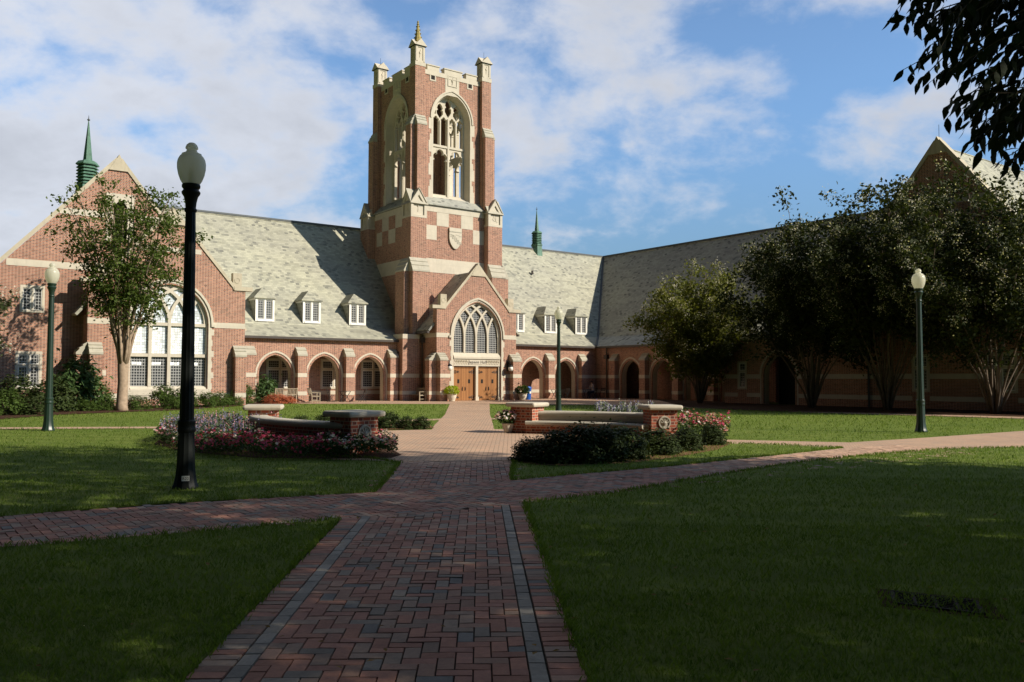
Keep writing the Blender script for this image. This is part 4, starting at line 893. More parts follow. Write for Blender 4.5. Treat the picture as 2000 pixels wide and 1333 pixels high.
# ================================================================== RIGHT GABLED BLOCK
def block_right():
    X0 = 46.0; P = west(X0, 38.85); T = thing('gabled_hall', (0, 0, 0), 0, 'dark shaded brick hall with a pointed gable above the dark flowering trees', 'building')
    gc, ap, ez, hf = 14.75, 14.45, 4.5, 7.9
    wins = [(1.1, 1.85, .95, 2.8), (8.2, 8.9, 3.6, 4.9), (13.1, 14.1, .95, 3.0), (17.0, 18.6, .95, 3.0), (22, 23.4, .95, 3.0)]
    m = MB(); m.plate(P, [(0, 0), (28, 0), (28, ez), (gc + hf, ez), (gc, ap), (gc - hf, ez), (0, ez)], [opening(4.35, 1.2, .001, 1.84, 1.40)] + [[(a + .05, c + .05), (b - .05, c + .05), (b - .05, d - .05), (a + .05, d - .05)] for a, b, c, d in wins], 0, .5)
    m.box(X0 + .5, 49.2, 38.4, 38.85, 0, 4.5); m.build('gable_wall', 'brick', T)
    arch_part(P, T, 4.35, 1.17, 1.84, 1.37)
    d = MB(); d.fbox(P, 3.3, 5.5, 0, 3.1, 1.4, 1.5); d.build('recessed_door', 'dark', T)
    for a, b, c, e in wins: rect_window(P, T, a, b, c, e, 1 if b - a < 1.2 else 2, ((0, .66), (.66, 1)), .12, .1)
    c = MB(); sweep_coping(c, P, (gc - hf, ez), (gc, ap), 0, -.07, .4, .2); sweep_coping(c, P, (gc + hf, ez), (gc, ap), 0, -.066, .4, .2); c.plate(P, [(gc - .5, ap - .62), (gc + .5, ap - .62), (gc, ap + .32)], [], -.09, .42); c.build('gable_coping', 'coping', T)
    s = MB()
    for a, b in ((0, 1.1), (1.85, 2.9), (5.8, 13.1), (14.1, 17.0), (18.6, 22), (23.4, 28)): [s.fbox(P, a, b, z0, z1, -.014, .2) for z0, z1 in BANDS]
    s.fbox(P, gc - 6.6, gc + 6.6, 5.9, 6.2, -.014, .2); s.fbox(P, gc - 2.5, gc + 2.5, 11.0, 11.3, -.014, .2); parts(s, 'stone_band', 'stone', T)
    r = MB(); z = ap - .12
    for sg in (-1, 1): r.slab([(X0 + .3, 24.1, z), (X0 + .3, 24.1 + sg * hf, ez), (66, 24.1 + sg * hf, ez), (66, 24.1, z)], .2)
    r.slab([(X0 - .2, 38.85, 4.3), (X0 - .2, 32, 4.3), (49.5, 32, 6.0), (49.5, 38.85, 6.0)], .15); r.slab([(X0 - .2, 16.3, 4.4), (X0 - .2, 10.5, 4.4), (54, 10.5, 9.6), (54, 16.3, 9.6)], .15)
    r.build('roof', 'slate', T)
    b = MB(); b.box(X0 + .5, 66, 16.3, 31.9, 0, 4.4); b.box(X0 + .5, 56, 11, 16.25, 0, 4.2); b.build('hall_wall', 'brick', T)
    l = MB(); l.tube([(X0 + .2, 24.1, ap + .2), (X0 + .2, 24.1, ap + 1.0)], .012, 5); l.build('lightning_rod', 'iron', T)
    dp = MB(); dp.tube([(X0 - .08, 28.3, 4.4), (X0 - .08, 28.3, 0)], .055, 8); dp.build('downspout', 'gutter', T)
block_right()
# ================================================================== GROUND, PATHS, LAWNS
REJ = []
def sheet(name, pts, z, mat, th=.004, kind='structure'):
    if name not in ('lawn', 'brick_pavement'): REJ.append([(p[0], p[1]) for p in pts])
    m = MB(); m.plate(lambda u, v, d: Vector((u, v, z - d)), [(p[0], p[1]) for p in pts], [], 0, th)
    return tag(m.build(name, mat), kind=kind)
def px(*pts): return [at(a, b) for a, b in pts]
def in_poly(P, poly):
    x, y = P[:, 0], P[:, 1]; r = np.zeros(len(P), bool); j = len(poly) - 1
    for i in range(len(poly)):
        xi, yi = poly[i][0], poly[i][1]; xj, yj = poly[j][0], poly[j][1]
        c = ((yi > y) != (yj > y)) & (x < (xj - xi) * (y - yi) / (yj - yi + 1e-12) + xi); r ^= c; j = i
    return r
def ground():
    s = 900; m = MB(); n = 24; xs = np.linspace(-s, s, n + 1); V = [(x + 20, y + 30, 0) for y in xs for x in xs]
    m.add(V, [(j * (n + 1) + i, j * (n + 1) + i + 1, (j + 1) * (n + 1) + i + 1, (j + 1) * (n + 1) + i) for j in range(n) for i in range(n)])
    tag(m.build('ground', 'lawn', recalc=False), kind='structure')
ground()
PL0, PR0 = Vector((1.35, 4.77, 0)), Vector((3.08, 3.53, 0)); PD = Vector((.559, .829, 0)).normalized(); PN = Vector((PD.y, -PD.x, 0))
C0 = cw(-1.2, 22.0)
plaza = [C0 + Vector((5.6 * math.cos(rad(a)), 5.1 * math.sin(rad(a)), 0)) for a in range(0, 360, 6)]
LA = [Vector((-22, 14.0, 0)), *px((0, 1012), (300, 987), (560, 974), (733, 964), (752, 942), (781, 906)), cw(-3.0, 17.5), cw(-5, 18), cw(-7, 22), cw(-11, 26.5), cw(-30, 26.5)]
LB = [Vector((-22, 10.6, 0)), *px((0, 1075), (330, 1047), (662, 1018)), PL0, PL0 - PD * 12, Vector((-22, -6, 0))]
LC = [PR0 - PD * 12, PR0, *px((1024, 985), (1200, 966), (1400, 931), (1560, 906), (1700, 891), (1850, 879), (2000, 876), (2300, 872)), Vector((34, -2, 0)), Vector((20, -14, 0))]
LD = [*px((1000, 941), (1100, 931), (1300, 914), (1500, 893), (1645, 877), (1500, 870), (1405, 868), (1340, 862), (1003, 902))]
sheet('brick_pavement', [cw(-16, -4), cw(12, -4), cw(14, 14), cw(6, 19), cw(-4, 18), cw(-16, 15)], .008, 'sand')
far_path = [*px((1300, 914), (1645, 877)), *px((1640, 874), (1405, 868.5), (1330, 862), (1330, 868 - 9), (1420, 861.5), (1660, 868), (1800, 857), (2000, 843), (2250, 826)), *px((2250, 873), (2000, 876), (1850, 879), (1700, 891), (1560, 906), (1400, 931))]
sheet('path', [*px((1400, 931), (1290, 915.5), (1645, 877), (1500, 872.5), (1405, 869.5), (1330, 864), (1335, 857), (1420, 860.5), (1660, 866), (1800, 857), (2000, 843), (2300, 822), (2300, 871), (2000, 876), (1850, 879), (1700, 891), (1560, 906))], .018, 'pave_far')
sheet('plaza_pavement', plaza, .024, 'pave_far')
# beyond the plaza: path to the porch, curved cross walk, terrace along the arcades
sheet('path', px((842, 843), (848, 832), (860, 820), (869, 811), (879, 789), (956, 789), (957, 811), (961, 822), (966, 845)), .016, 'pave_far')
def strip(name, pts, w, z):
    L, R = [], []
    for i, p in enumerate(pts):
        t = (pts[min(i + 1, len(pts) - 1)] - pts[max(i - 1, 0)]).normalized(); n = Vector((-t.y, t.x, 0)); L.append(p + n * w / 2); R.append(p - n * w / 2)
    return sheet(name, L + R[::-1], z, 'pave_far')
strip('path', [cw(-24, 27.2), cw(-16, 27.3), cw(-11, 28.0), cw(-8, 29.6), cw(-5.4, 32), cw(-2.6, 34.2), cw(1.2, 35.2), cw(4.4, 34.6)], .95, .012)
sheet('terrace_pavement', [(19.5, 56.9), (20.2, 54.6), *[(p.x, p.y) for p in px((545, 788), (600, 789.5), (880, 790), (956, 789.5), (1165, 792), (1330, 797), (1560, 806), (1800, 813), (2000, 819), (2300, 832), (2300, 821), (2000, 814), (1800, 808), (1560, 799.5), (1420, 794))], (48.0, 40), (48.86, 41), (51, 41), (51, 56.9)], .02, 'pave_far')
for nm, L in (('lawn', LA), ('lawn', LB), ('lawn', LC), ('lawn', LD)): sheet(nm, L, .022, 'lawn', .02)
# mulched beds
sheet('mulch_ground', [*px((-200, 826), (0, 820), (120, 811), (235, 806), (330, 803), (420, 797), (500, 792), (560, 789)), (20.3, 54.98), (18, 54.98), (17.5, 51), (9, 51), (9, 52.4), (0, 52.4), (-8, 50)], .026, 'mulch')
sheet('straw_ground', px((1003, 903), (1050, 911), (1100, 913), (1240, 906), (1330, 894), (1400, 881), (1430, 868), (1390, 856), (1300, 850), (1080, 852), (1020, 868)), .03, 'straw')
sheet('straw_ground', px((560, 836), (700, 843), (848, 838), (835, 830), (740, 828), (560, 824)), .03, 'straw')
sheet('mulch_ground', px((300, 870), (345, 881), (400, 889), (500, 897), (640, 899), (765, 897), (784, 891), (740, 866), (520, 846), (330, 846)), .03, 'mulch')
sheet('mulch_ground', [*px((1300, 786), (1345, 797), (1500, 804.5), (1800, 810), (2000, 815.5), (2300, 822)), (46.0, 12), (46, 38), (48.8, 39), (48.8, 48)], .03, 'mulch')
# ---- individual clay pavers near the viewer -----------------------------------
def pavers():
    rng = np.random.default_rng(5); Q = []; C = []; UP = []       # (centre, half length vec, half width vec), colour
    lin = lambda c: np.array(c)
    reds = [lin(c) for c in ((.37, .185, .135), (.34, .175, .135), (.34, .21, .16), (.30, .215, .17), (.25, .215, .185), (.185, .18, .175), (.33, .25, .20))]
    pr = np.array([.26, .24, .20, .14, .08, .04, .04])
    def put(c, l, w, col=None): 
        f = max(0, min(.85, (c.x - 11) / 7, ), min(.8, (6.6 - (c - C0).length) / 1.4))   # tint blends into the far paving's tan towards plaza and side path
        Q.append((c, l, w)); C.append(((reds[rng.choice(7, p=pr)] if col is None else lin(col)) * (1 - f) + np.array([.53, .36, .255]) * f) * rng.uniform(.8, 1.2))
    def herring(org, ax, ay, i0, i1, j0, j1, ok):
        W_ = .1
        for i in range(i0, i1):
            for j in range(j0, j1):
                k = (i - j) % 4
                if k == 0: c = org + ax * ((i + 1) * W_) + ay * ((j + .5) * W_); l, w = ax, ay
                elif k == 3: c = org + ax * ((i + .5) * W_) + ay * ((j + 1) * W_); l, w = ay, ax
                else: continue
                if ok(c): put(c, l, w)
    org = PL0 - PD * 7; cs_ = .101; inn0, inn1 = .306, .306 + 15 * cs_
    LBn, LCn = np.array([(p[0], p[1]) for p in LB]), None
    cr = lambda c: 9.02 + .018 * (c.x - 5.5) if c.x > 5.5 else 9.02 - .09 * (c.x - 5.5)          # lower edge of the crossing
    cu = lambda c: 11.10 + .05 * (c.x - 8) if c.x > 7 else 11.05 - .10 * (c.x - 5.7)
    for i in range(-1, 16):                 # herringbone field, cut to fit between the grey bands
        for j in range(0, 150):
            k = (i - j) % 4
            if k == 0: t, s_, ht = inn0 + (i + 1) * cs_, (j + .5) * .1, cs_
            elif k == 3: t, s_, ht = inn0 + (i + .5) * cs_, (j + 1) * .1, cs_ / 2
            else: continue
            lo, hi = max(t - ht, inn0), min(t + ht, inn1); c = org + PN * ((lo + hi) / 2) + PD * s_
            if hi - lo < .025 or c.y > cr(c) - .06: continue
            if k == 0: put(c, PN * ((hi - lo) / .2), PD)
            else: put(c, PD, PN * ((hi - lo) / .1))
    for s in np.arange(.0, 14.5, .2):
        for off in (.255, 2.127 - .255):
            c = org + PD * (s + .1) + PN * off
            if c.y < cr(c) - .04: put(c, PD, PN, (.27, .255, .23)); UP.append(len(Q) - 1)
    for s in np.arange(0, 14.5, .1):
        for off in (.10, 2.127 - .10):
            c = org + PD * (s + .05) + PN * off
            if c.y < cr(c) + .0: put(c, PN, PD)
    X, Y = Vector((1, 0, 0)), Vector((0, 1, 0))
    herring(Vector((-14, 8.5, 0)), X, Y, 0, 345, 0, 42, lambda c: cr(c) - .1 < c.y < cu(c) + .08 and c.x < 20)
    o2 = PL0
    def stub(c):
        t = (c - org).dot(PN); return c.y > cu(c) - .02 and (c - C0).length > 5.0 and -.1 < t < 2.4
    herring(o2 + PD * 7, PN, PD, -2, 26, 0, 60, stub)
    n = len(Q); ct = np.array([q[0] for q in Q]); l = np.array([q[1] for q in Q]) * (.1 - .0022); w = np.array([q[2] for q in Q]) * (.05 - .0022)
    zt = .020 + rng.normal(0, .0012, n); tilt = rng.normal(0, .0010, (n, 2)); zt[np.array(UP)] += .001; zz = np.array([0, 0, 1.])
    vs = np.zeros((n, 8, 3)); ch = .0032
    for q, (a, b) in enumerate(((-1, -1), (1, -1), (1, 1), (-1, 1))):
        ln, wn = np.linalg.norm(l, axis=1)[:, None], np.linalg.norm(w, axis=1)[:, None]
        vs[:, q] = ct + l * a + w * b; vs[:, q, 2] = .004
        vs[:, q + 4] = ct + l * a * (1 - ch / ln) + w * b * (1 - ch / wn); vs[:, q + 4, 2] = zt + tilt[:, 0] * a + tilt[:, 1] * b
    base = (np.arange(n) * 8)[:, None, None]; fs = np.array([(4, 5, 6, 7), (0, 1, 5, 4), (1, 2, 6, 5), (2, 3, 7, 6), (3, 0, 4, 7)])[None] + base
    # keep the top faces upwards whichever way the brick is turned
    cr_ = (l[:, 0] * w[:, 1] - l[:, 1] * w[:, 0]) < 0; fs[cr_] = fs[cr_][:, :, ::-1]
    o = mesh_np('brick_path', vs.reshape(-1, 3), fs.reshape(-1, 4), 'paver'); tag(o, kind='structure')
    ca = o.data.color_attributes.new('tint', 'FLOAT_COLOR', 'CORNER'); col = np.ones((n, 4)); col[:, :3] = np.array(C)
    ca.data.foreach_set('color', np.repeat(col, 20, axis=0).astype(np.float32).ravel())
pavers()
# ---- grass blades -------------------------------------------------------------
def grass():
    rng = np.random.default_rng(9); P = []
    polys = [[(p[0], p[1]) for p in L] for L in (LA, LB, LC, LD)]
    def band(d0, d1, dens, hs):
        w = d1 * .64; n = int(dens * 2 * w * (d1 - d0)); lat = rng.uniform(-w, w, n); dep = rng.uniform(d0, d1, n)
        keep = np.abs(lat) < dep * .61 + .5; lat, dep = lat[keep], dep[keep]
        x = _rh.x * lat + _fh.x * dep; y = _rh.y * lat + _fh.y * dep; q = np.stack([x, y], 1); m = np.zeros(len(q), bool)
        for L in polys: m |= in_poly(q, L)
        q = q[m]; P.append(np.column_stack([q, rng.uniform(.6, 1.2, len(q)) * hs]))
    band(4.0, 6.5, 2200, .042); band(6.5, 9.5, 1100, .046); band(9.5, 14, 420, .052); band(14, 20, 150, .06); band(20, 27, 60, .07)
    for d0, d1, dens, hs in ((18, 27, 42, .06), (27, 38, 26, .075), (38, 52, 14, .09)):
        w = d1 * .62; n = int(dens * 2 * w * (d1 - d0)); lat = rng.uniform(-w, w, n); dep = rng.uniform(d0, d1, n); k = np.abs(lat) < dep * .61; lat, dep = lat[k], dep[k]
        q = np.stack([_rh.x * lat + _fh.x * dep, _rh.y * lat + _fh.y * dep], 1); m = (q[:, 1] < 54) & (q[:, 0] < 45.8) & ~((q[:, 0] < 18) & (q[:, 1] > 50))
        for L in REJ + polys: m &= ~in_poly(q, L)
        q = q[m]; P.append(np.column_stack([q, rng.uniform(.6, 1.2, len(q)) * hs]))
    # shaggy edges hanging over the pavers
    for L in polys:
        for i in range(len(L)):
            a, b = np.array(L[i]), np.array(L[(i + 1) % len(L)]); ln = np.linalg.norm(b - a); mid = Vector(((a + b)[0] / 2, (a + b)[1] / 2, 0))
            if ln > 30: continue
            n = int(ln * 130); t = rng.uniform(0, 1, n)[:, None]; q = a + (b - a) * t + rng.normal(0, .022, (n, 2)); d = q @ np.array([_fh.x, _fh.y]); la = q @ np.array([_rh.x, _rh.y])
            k = (d > 3.5) & (d < 26) & (np.abs(la) < d * .62); P.append(np.column_stack([q[k], rng.uniform(.7, 1.5, k.sum()) * .05]))
    P = np.concatenate(P); n = len(P); dist = P[:, :2] @ np.array([_fh.x, _fh.y])
    a = rng.uniform(0, 2 * np.pi, n); wd = .0022 + .00028 * dist; h = P[:, 2]; lean = rng.uniform(.15, .9, n) * h; b2 = rng.uniform(0, 2 * np.pi, n)
    bx = np.column_stack([np.cos(a) * wd, np.sin(a) * wd, np.zeros(n)]); base = np.column_stack([P[:, :2], np.full(n, .015)])
    ln = np.column_stack([np.cos(b2) * lean, np.sin(b2) * lean, np.zeros(n)]); up = np.column_stack([np.zeros((n, 2)), h])
    v = np.stack([base - bx, base + bx, base + up * .6 + ln * .4 + bx * .7, base + up + ln], 1)
    o = mesh_np('grass', v.reshape(-1, 3), np.arange(n * 4).reshape(-1, 4), 'blade'); tag(o, 'short green grass growing on the lawns beside the brick paths', 'grass', kind='stuff')
grass()
# ================================================================== STREET LAMPS
def street_lamp(mat):
    T = thing('street_lamp')
    b = MB(); b.lathe([(.185, 0), (.185, .03), (.168, .06), (.145, .16), (.130, .30), (.122, .52), (.116, .72), (.113, .82)], n=24, flute=.05); b.build('lamp_base', mat, T, smooth=30)
    b = MB(); b.lathe([(.117, .80), (.125, .82), (.125, .85), (.119, .87), (.119, .91), (.125, .93), (.125, .96), (.112, .98)], n=24); b.build('base_collar', mat, T, smooth=30)
    b = MB(); b.lathe([(.104, .96), (.096, 1.5), (.086, 2.6), (.077, 3.7), (.072, 4.0)], n=24, flute=.07); b.build('lamp_post', mat, T, smooth=30)
    b = MB(); b.lathe([(.078, 3.98), (.088, 4.0), (.088, 4.02), (.072, 4.04), (.080, 4.12), (.098, 4.20), (.125, 4.24), (.132, 4.27), (.118, 4.29), (.105, 4.31), (.128, 4.34), (.128, 4.375), (.115, 4.39)], n=24); b.build('capital', mat, T, smooth=40)
    g = MB(); g.lathe([(.112, 4.38), (.150, 4.44), (.180, 4.52), (.198, 4.61), (.200, 4.68), (.190, 4.74), (.165, 4.79), (.138, 4.815), (.138, 4.83), (.10, 4.845), (.075, 4.87), (.070, 4.895), (.088, 4.91), (.088, 4.925), (.075, 4.96), (.045, 4.99), (.012, 5.0)], n=32); g.build('lamp_globe', 'globe', T, smooth=50)
    i = MB(); i.lathe([(.04, 4.40), (.04, 4.55), (.03, 4.62)], n=10); i.build('lamp_bulb', 'globe_white', T)
    return T
LAMPS = ((at(362, 957), 'tall black lamp post with a number sticker beside the violet salvia', 0), (at(94, 843), 'green lamp post on the lawn before the brick gable windows', 1),
         (at(1799, 845), 'green lamp post on the sunlit lawn in front of the dark flowering trees', 1), (at(1091, 807), 'green lamp post rising behind the curved stone seat', 1))
LB0, LG0 = street_lamp('post_black'), street_lamp('post_green')
for i, (p, lab, k) in enumerate(LAMPS):
    o = LB0 if i == 0 else LG0 if i == 1 else copy_tree(LG0)
    o.location = (p.x, p.y, .02); o.rotation_euler.z = i; tag(o, lab, 'lamp post', 'lamp posts around the courtyard')
m = MB(); q = Matrix.Rotation(YAW + rad(194) , 4, 'Z')
def sticker():
    to_cam = Vector((-LAMPS[0][0].x, -LAMPS[0][0].y, 0)).normalized(); sd = Vector((-to_cam.y, to_cam.x, 0)); c = Vector((0, 0, 0))
    P = lambda u, v, d: c + to_cam * (.146 - d + (.18 - v) * .14) + sd * u + Vector((0, 0, v))
    m = MB(); m.fbox(P, -.052, .052, .12, .19, 0, .03); inv = Matrix.Rotation(0, 4, 'Z')
    o = m.build('number_sticker', 'sticker'); r = LB0.rotation_euler.z; o.parent = LB0; o.matrix_parent_inverse = Matrix.Rotation(-r, 4, 'Z')
    cu = D.curves.new('num', 'FONT'); cu.body = 'R22'; cu.size = .056; cu.extrude = .001; cu.align_x = 'CENTER'
    t = D.objects.new('tmp', cu); COL.objects.link(t); me = D.meshes.new_from_object(t.evaluated_get(bpy.context.evaluated_depsgraph_get())); D.objects.remove(t)
    me.materials.clear(); me.materials.append(MT['iron']); xa = sd; za = Vector((0, 0, 1)) - to_cam * .18; za.normalize(); na = xa.cross(za)
    pos = P(0, .135, -.002); M4 = Matrix(((xa.x, za.x, na.x, pos.x), (xa.y, za.y, na.y, pos.y), (xa.z, za.z, na.z, pos.z), (0, 0, 0, 1))); me.transform(M4); link('lettering', me, o)
sticker()
# ================================================================== CURVED GARDEN BENCHES
def garden_bench(Pa, Pb, sag, out, ta, tb, label, med):
    """curved brick back wall with stone seat between two capped piers; out = +1 bulges to the right of a->b"""
    T = thing('curved_stone_bench', (0, 0, 0), 0, label, 'bench', 'curved benches around the plaza'); ch = Pb - Pa; Lc = ch.length; d = ch / Lc; n = Vector((d.y, -d.x, 0)) * out
    R = (Lc * Lc / 4 + sag * sag) / (2 * sag); cen = (Pa + Pb) / 2 + n * (sag - R); half = math.asin(Lc / 2 / R); N = 20
    def arc(r, z): return [cen + (n * math.cos(half * t) + d * math.sin(half * t)) * r + Vector((0, 0, z)) for t in np.linspace(-1, 1, N + 1)]
    def swept(prof, name, mat, parent, uvm=False, sm=False):
        m = MB(); rows = [arc(R + r, z) for r, z in prof]; k = len(prof); vs = [rows[j][i] for i in range(N + 1) for j in range(k)]
        fs = [(i * k + j, i * k + (j + 1) % k, (i + 1) * k + (j + 1) % k, (i + 1) * k + j) for i in range(N) for j in range(k)] + [tuple(range(k)), tuple(range(N * k, N * k + k))]
        m.add(vs, fs); o = m.build(name, mat, parent, smooth=sm)
        if uvm:
            u = o.data.uv_layers.new(name='UVMap')
            for pl in o.data.polygons:
                for li in pl.loop_indices:
                    p = o.data.vertices[o.data.loops[li].vertex_index].co; w = p - cen; th = math.atan2(w.dot(d), w.dot(n)); u.data[li].uv = (th * R + 10, p.z)
        return o
    swept([(-.02, 0), (.30, 0), (.30, .54), (-.02, .54)], 'back_wall', 'brick_pier', T, True)
    swept([(-.10, .53), (-.14, .55), (-.15, .59), (-.13, .635), (-.08, .66), (.32, .66), (.36, .635), (.375, .59), (.36, .55), (.33, .53)], 'wall_coping', 'cast', T, sm=40)
    swept([(-.10, .40), (-.03, .40), (-.03, .528), (-.08, .528)], 'stone_back', 'cast', T)
    swept([(-.62, .27), (-.66, .30), (-.66, .355), (-.62, .385), (-.10, .385), (-.10, .27)], 'stone_seat', 'cast', T, sm=40)
    swept([(-.50, 0), (-.10, 0), (-.10, .268), (-.50, .268)], 'seat_plinth', 'brick_pier', T, True)
    for P0, tv, md in ((Pa, ta, med[0]), (Pb, tb, med[1])):
        t = Vector((*tv, 0)).normalized() ; t = _rh * t.x + _fh * t.y; s = Vector((-t.y, t.x, 0)); hw = .36
        m = MB(); q = [P0 + t * a * hw + s * b * hw for a, b in ((-1, -1), (1, -1), (1, 1), (-1, 1))]
        m.add([Vector((p.x, p.y, z)) for z in (0, .78) for p in q], [(0, 1, 2, 3), (4, 5, 6, 7), (0, 1, 5, 4), (1, 2, 6, 5), (2, 3, 7, 6), (3, 0, 4, 7)])
        o = m.build('brick_pier', 'brick_pier', T); u = o.data.uv_layers.new(name='UVMap')
        for pl in o.data.polygons:
            al = t if abs(pl.normal.dot(t)) < .5 else s
            for li in pl.loop_indices: p = o.data.vertices[o.data.loops[li].vertex_index].co; u.data[li].uv = ((p - P0).dot(al) + 10 + .13, p.z)
        M0 = Matrix(((t.x, s.x, 0, P0.x), (t.y, s.y, 0, P0.y), (0, 0, 1, 0), (0, 0, 0, 1))); c = MB(); c.mbox(M0 @ Matrix.Translation((0, 0, .845)), .98, .98, .13); c.build('pier_cap', 'cast', o, bevel=.055)
        if md:
            f = md * t; sv = Vector((-f.y, f.x, 0)); cc = P0 + f * (hw + .012) + Vector((0, 0, .45)); m = MB()
            PP = lambda u_, v_, d_: cc + sv * u_ + Vector((0, 0, v_)) - f * d_
            cs = lambda r: [(r * math.cos(rad(a)), r * math.sin(rad(a))) for a in range(0, 360, 20)]
            m.ring(PP, cs(.135), cs(.17), -.02, .03, True); m.plate(PP, cs(.14), [], .005, .03)
            for k in range(5): a = rad(20 + 35 * k); m.bar(PP(.03 * math.cos(a), -.03 + .03 * math.sin(a), -.01), PP(.12 * math.cos(a), -.02 + .12 * math.sin(a), -.01), .025, .03, f)
            m.lathe([(.04, -.02), (.06, .03), (.03, .08)], PP(0, -.04, 0), 8); m.build('carved_medallion', 'cast', o)
P1, P2, P3, P4 = cw(-6.45, 22.7), cw(-3.38, 18.7), cw(.46, 25.7), cw(4.0, 23.55)
garden_bench(P1, P2, .55, 1, (.2, -.98), (.74, -.67), 'curved brick wall bench behind the magenta flowers, seen from its back', (0, 1))
garden_bench(P3, P4, .45, -1, (.86, -.5), (.16, -.98), 'curved stone bench behind the dark hedge, its seat facing the plaza', (0, 1))
# ================================================================== PLANTS
def tree_mesh_paths(base, h, spread, nst, fork, rng, flat=.5):
    """stems as (points, radii) from a short trunk to the crown surface"""
    st = []
    for i in range(nst):
        a = 2 * math.pi * (i + rng.uniform(-.3, .3)) / nst * 1.0 + i * 2.399; q = math.sqrt((i + .5) / nst); r = spread * q * rng.uniform(.75, 1.08)
        z = h * (1 - flat * q * q * .55) * rng.uniform(.86, 1.04); e = Vector((math.cos(a) * r, math.sin(a) * r, z)); b = Vector((math.cos(a) * .16 * q, math.sin(a) * .16 * q, fork * .93))
        c1 = Vector((e.x * .22, e.y * .22, fork + (z - fork) * .45)); pts = []
        for t in np.linspace(0, 1, 9): pts.append(b * (1 - t) ** 2 + c1 * 2 * t * (1 - t) + e * t * t + Vector(rng.normal(0, .05, 3)) * (1 if 0 < t else 0))
        st.append(pts)
    return st
def myrtle(name, label, pos, h, spread, seed, nst=16, fork=.0, trunk_r=.0, leaf='leaf_dark', leaf_n=48, twigs=11, size=.15, bloom=.35, t0=.38, cl=.30, group=None, blooms='blossom', stem_r=.055, flat=.5):
    rng = np.random.default_rng(seed); T = thing(name, (pos[0], pos[1], 0), 0, label, 'tree', group); st = tree_mesh_paths(pos, h, spread, nst, fork if fork else .05, rng, flat)
    m = MB()
    if trunk_r:
        m.tube([(0, 0, -.05), (.0, .0, .25), (.03, .01, fork * .6), (.02, 0, fork - .1), (0, 0, fork + .25)], [trunk_r * 1.25, trunk_r, trunk_r * .9, trunk_r * .98, trunk_r * .5], 12)
    cen, blo = [], []
    for pts in st:
        L = len(pts); m.tube(pts, [stem_r * (1 - .8 * i / (L - 1)) for i in range(L)], 6)
        for k in range(twigs):
            t = t0 + (1 - t0) * (k + rng.uniform(0, 1)) / twigs; f = t * (L - 1); i = min(int(f), L - 2); p = pts[i].lerp(pts[i + 1], f - i)
            dv = Vector((p.x, p.y, 0)); dv = (dv.normalized() if dv.length > .05 else Vector((0, 0, 0))) * .8 + Vector(rng.normal(0, .7, 3)) + Vector((0, 0, .12)); dv.normalize()
            ln = rng.uniform(.45, 1.15) * (spread / 3.2) ** .5; e = p + dv * ln
            m.tube([p, p.lerp(e, .5) + Vector((0, 0, .04)), e], [.016, .011, .005], 4, False)
            n = int(leaf_n * rng.uniform(.6, 1.3)); tt = rng.uniform(.2, 1.15, n)[:, None]; cen.append(np.array(p) + np.array(e - p) * tt + rng.normal(0, cl * .55, (n, 3)) * np.array([1, 1, .8]))
            if rng.uniform() < bloom and t > .6: nb = 46; blo.append(np.array(e) + np.array(dv) * rng.uniform(-.25, .4, (nb, 1)) + rng.normal(0, .15, (nb, 3)))
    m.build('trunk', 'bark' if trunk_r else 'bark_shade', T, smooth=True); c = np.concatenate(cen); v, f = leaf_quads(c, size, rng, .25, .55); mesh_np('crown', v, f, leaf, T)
    if blo: c = np.concatenate(blo); v, f = leaf_quads(c, .075, rng, .1, .8); mesh_np('blossom', v, f, blooms, T)
    return T
myrtle('crape_myrtle', 'slender crape myrtle with upswept bare stems before the arched window', (9.55, 44.9), 10.7, 3.25, 3, 19, 2.3, .26, 'leaf_myrtle', 56, 13, .18, .0, .34, .34, stem_r=.075, flat=.14)
G = 'crape myrtles in front of the right building'
for pos, h, sp, sd, ns, lab in (((44.4, 39.6), 9.0, 4.2, 11, 22, 'round white-blossomed crape myrtle against the sunlit corner roof'), ((42.8, 29.9), 11.3, 4.9, 12, 20, 'dark crape myrtle with forked pale trunks beside the arched doorway'),
        ((42.6, 25.2), 12.0, 5.0, 13, 20, 'tall dark crape myrtle directly behind the lamp post on the sunlit lawn'), ((42.2, 19.6), 11.2, 5.2, 14, 20, 'tall dark crape myrtle hiding the sunlit roof beside the pointed gable')):
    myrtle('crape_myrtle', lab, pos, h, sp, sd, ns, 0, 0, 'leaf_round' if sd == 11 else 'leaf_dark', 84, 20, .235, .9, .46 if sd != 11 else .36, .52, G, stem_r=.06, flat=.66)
myrtle('crape_myrtle', 'white-flowering crape myrtle beside the two stone-framed gable windows', (1.9, 41.0), 6.2, 2.7, 21, 18, 0, 0, 'leaf_dark', 60, 11, .2, .35, .35, .34, None)
def crown_cloud(rng, n_clump, rx, ry, rz, n_leaf, cl):
    a = rng.normal(size=(n_clump, 3)); a /= np.linalg.norm(a, axis=1)[:, None]; a *= rng.uniform(.35, 1, (n_clump, 1)) ** .5; c = a * np.array([rx, ry, rz])
    return (c[:, None] + rng.normal(0, cl, (n_clump, n_leaf, 3))).reshape(-1, 3)
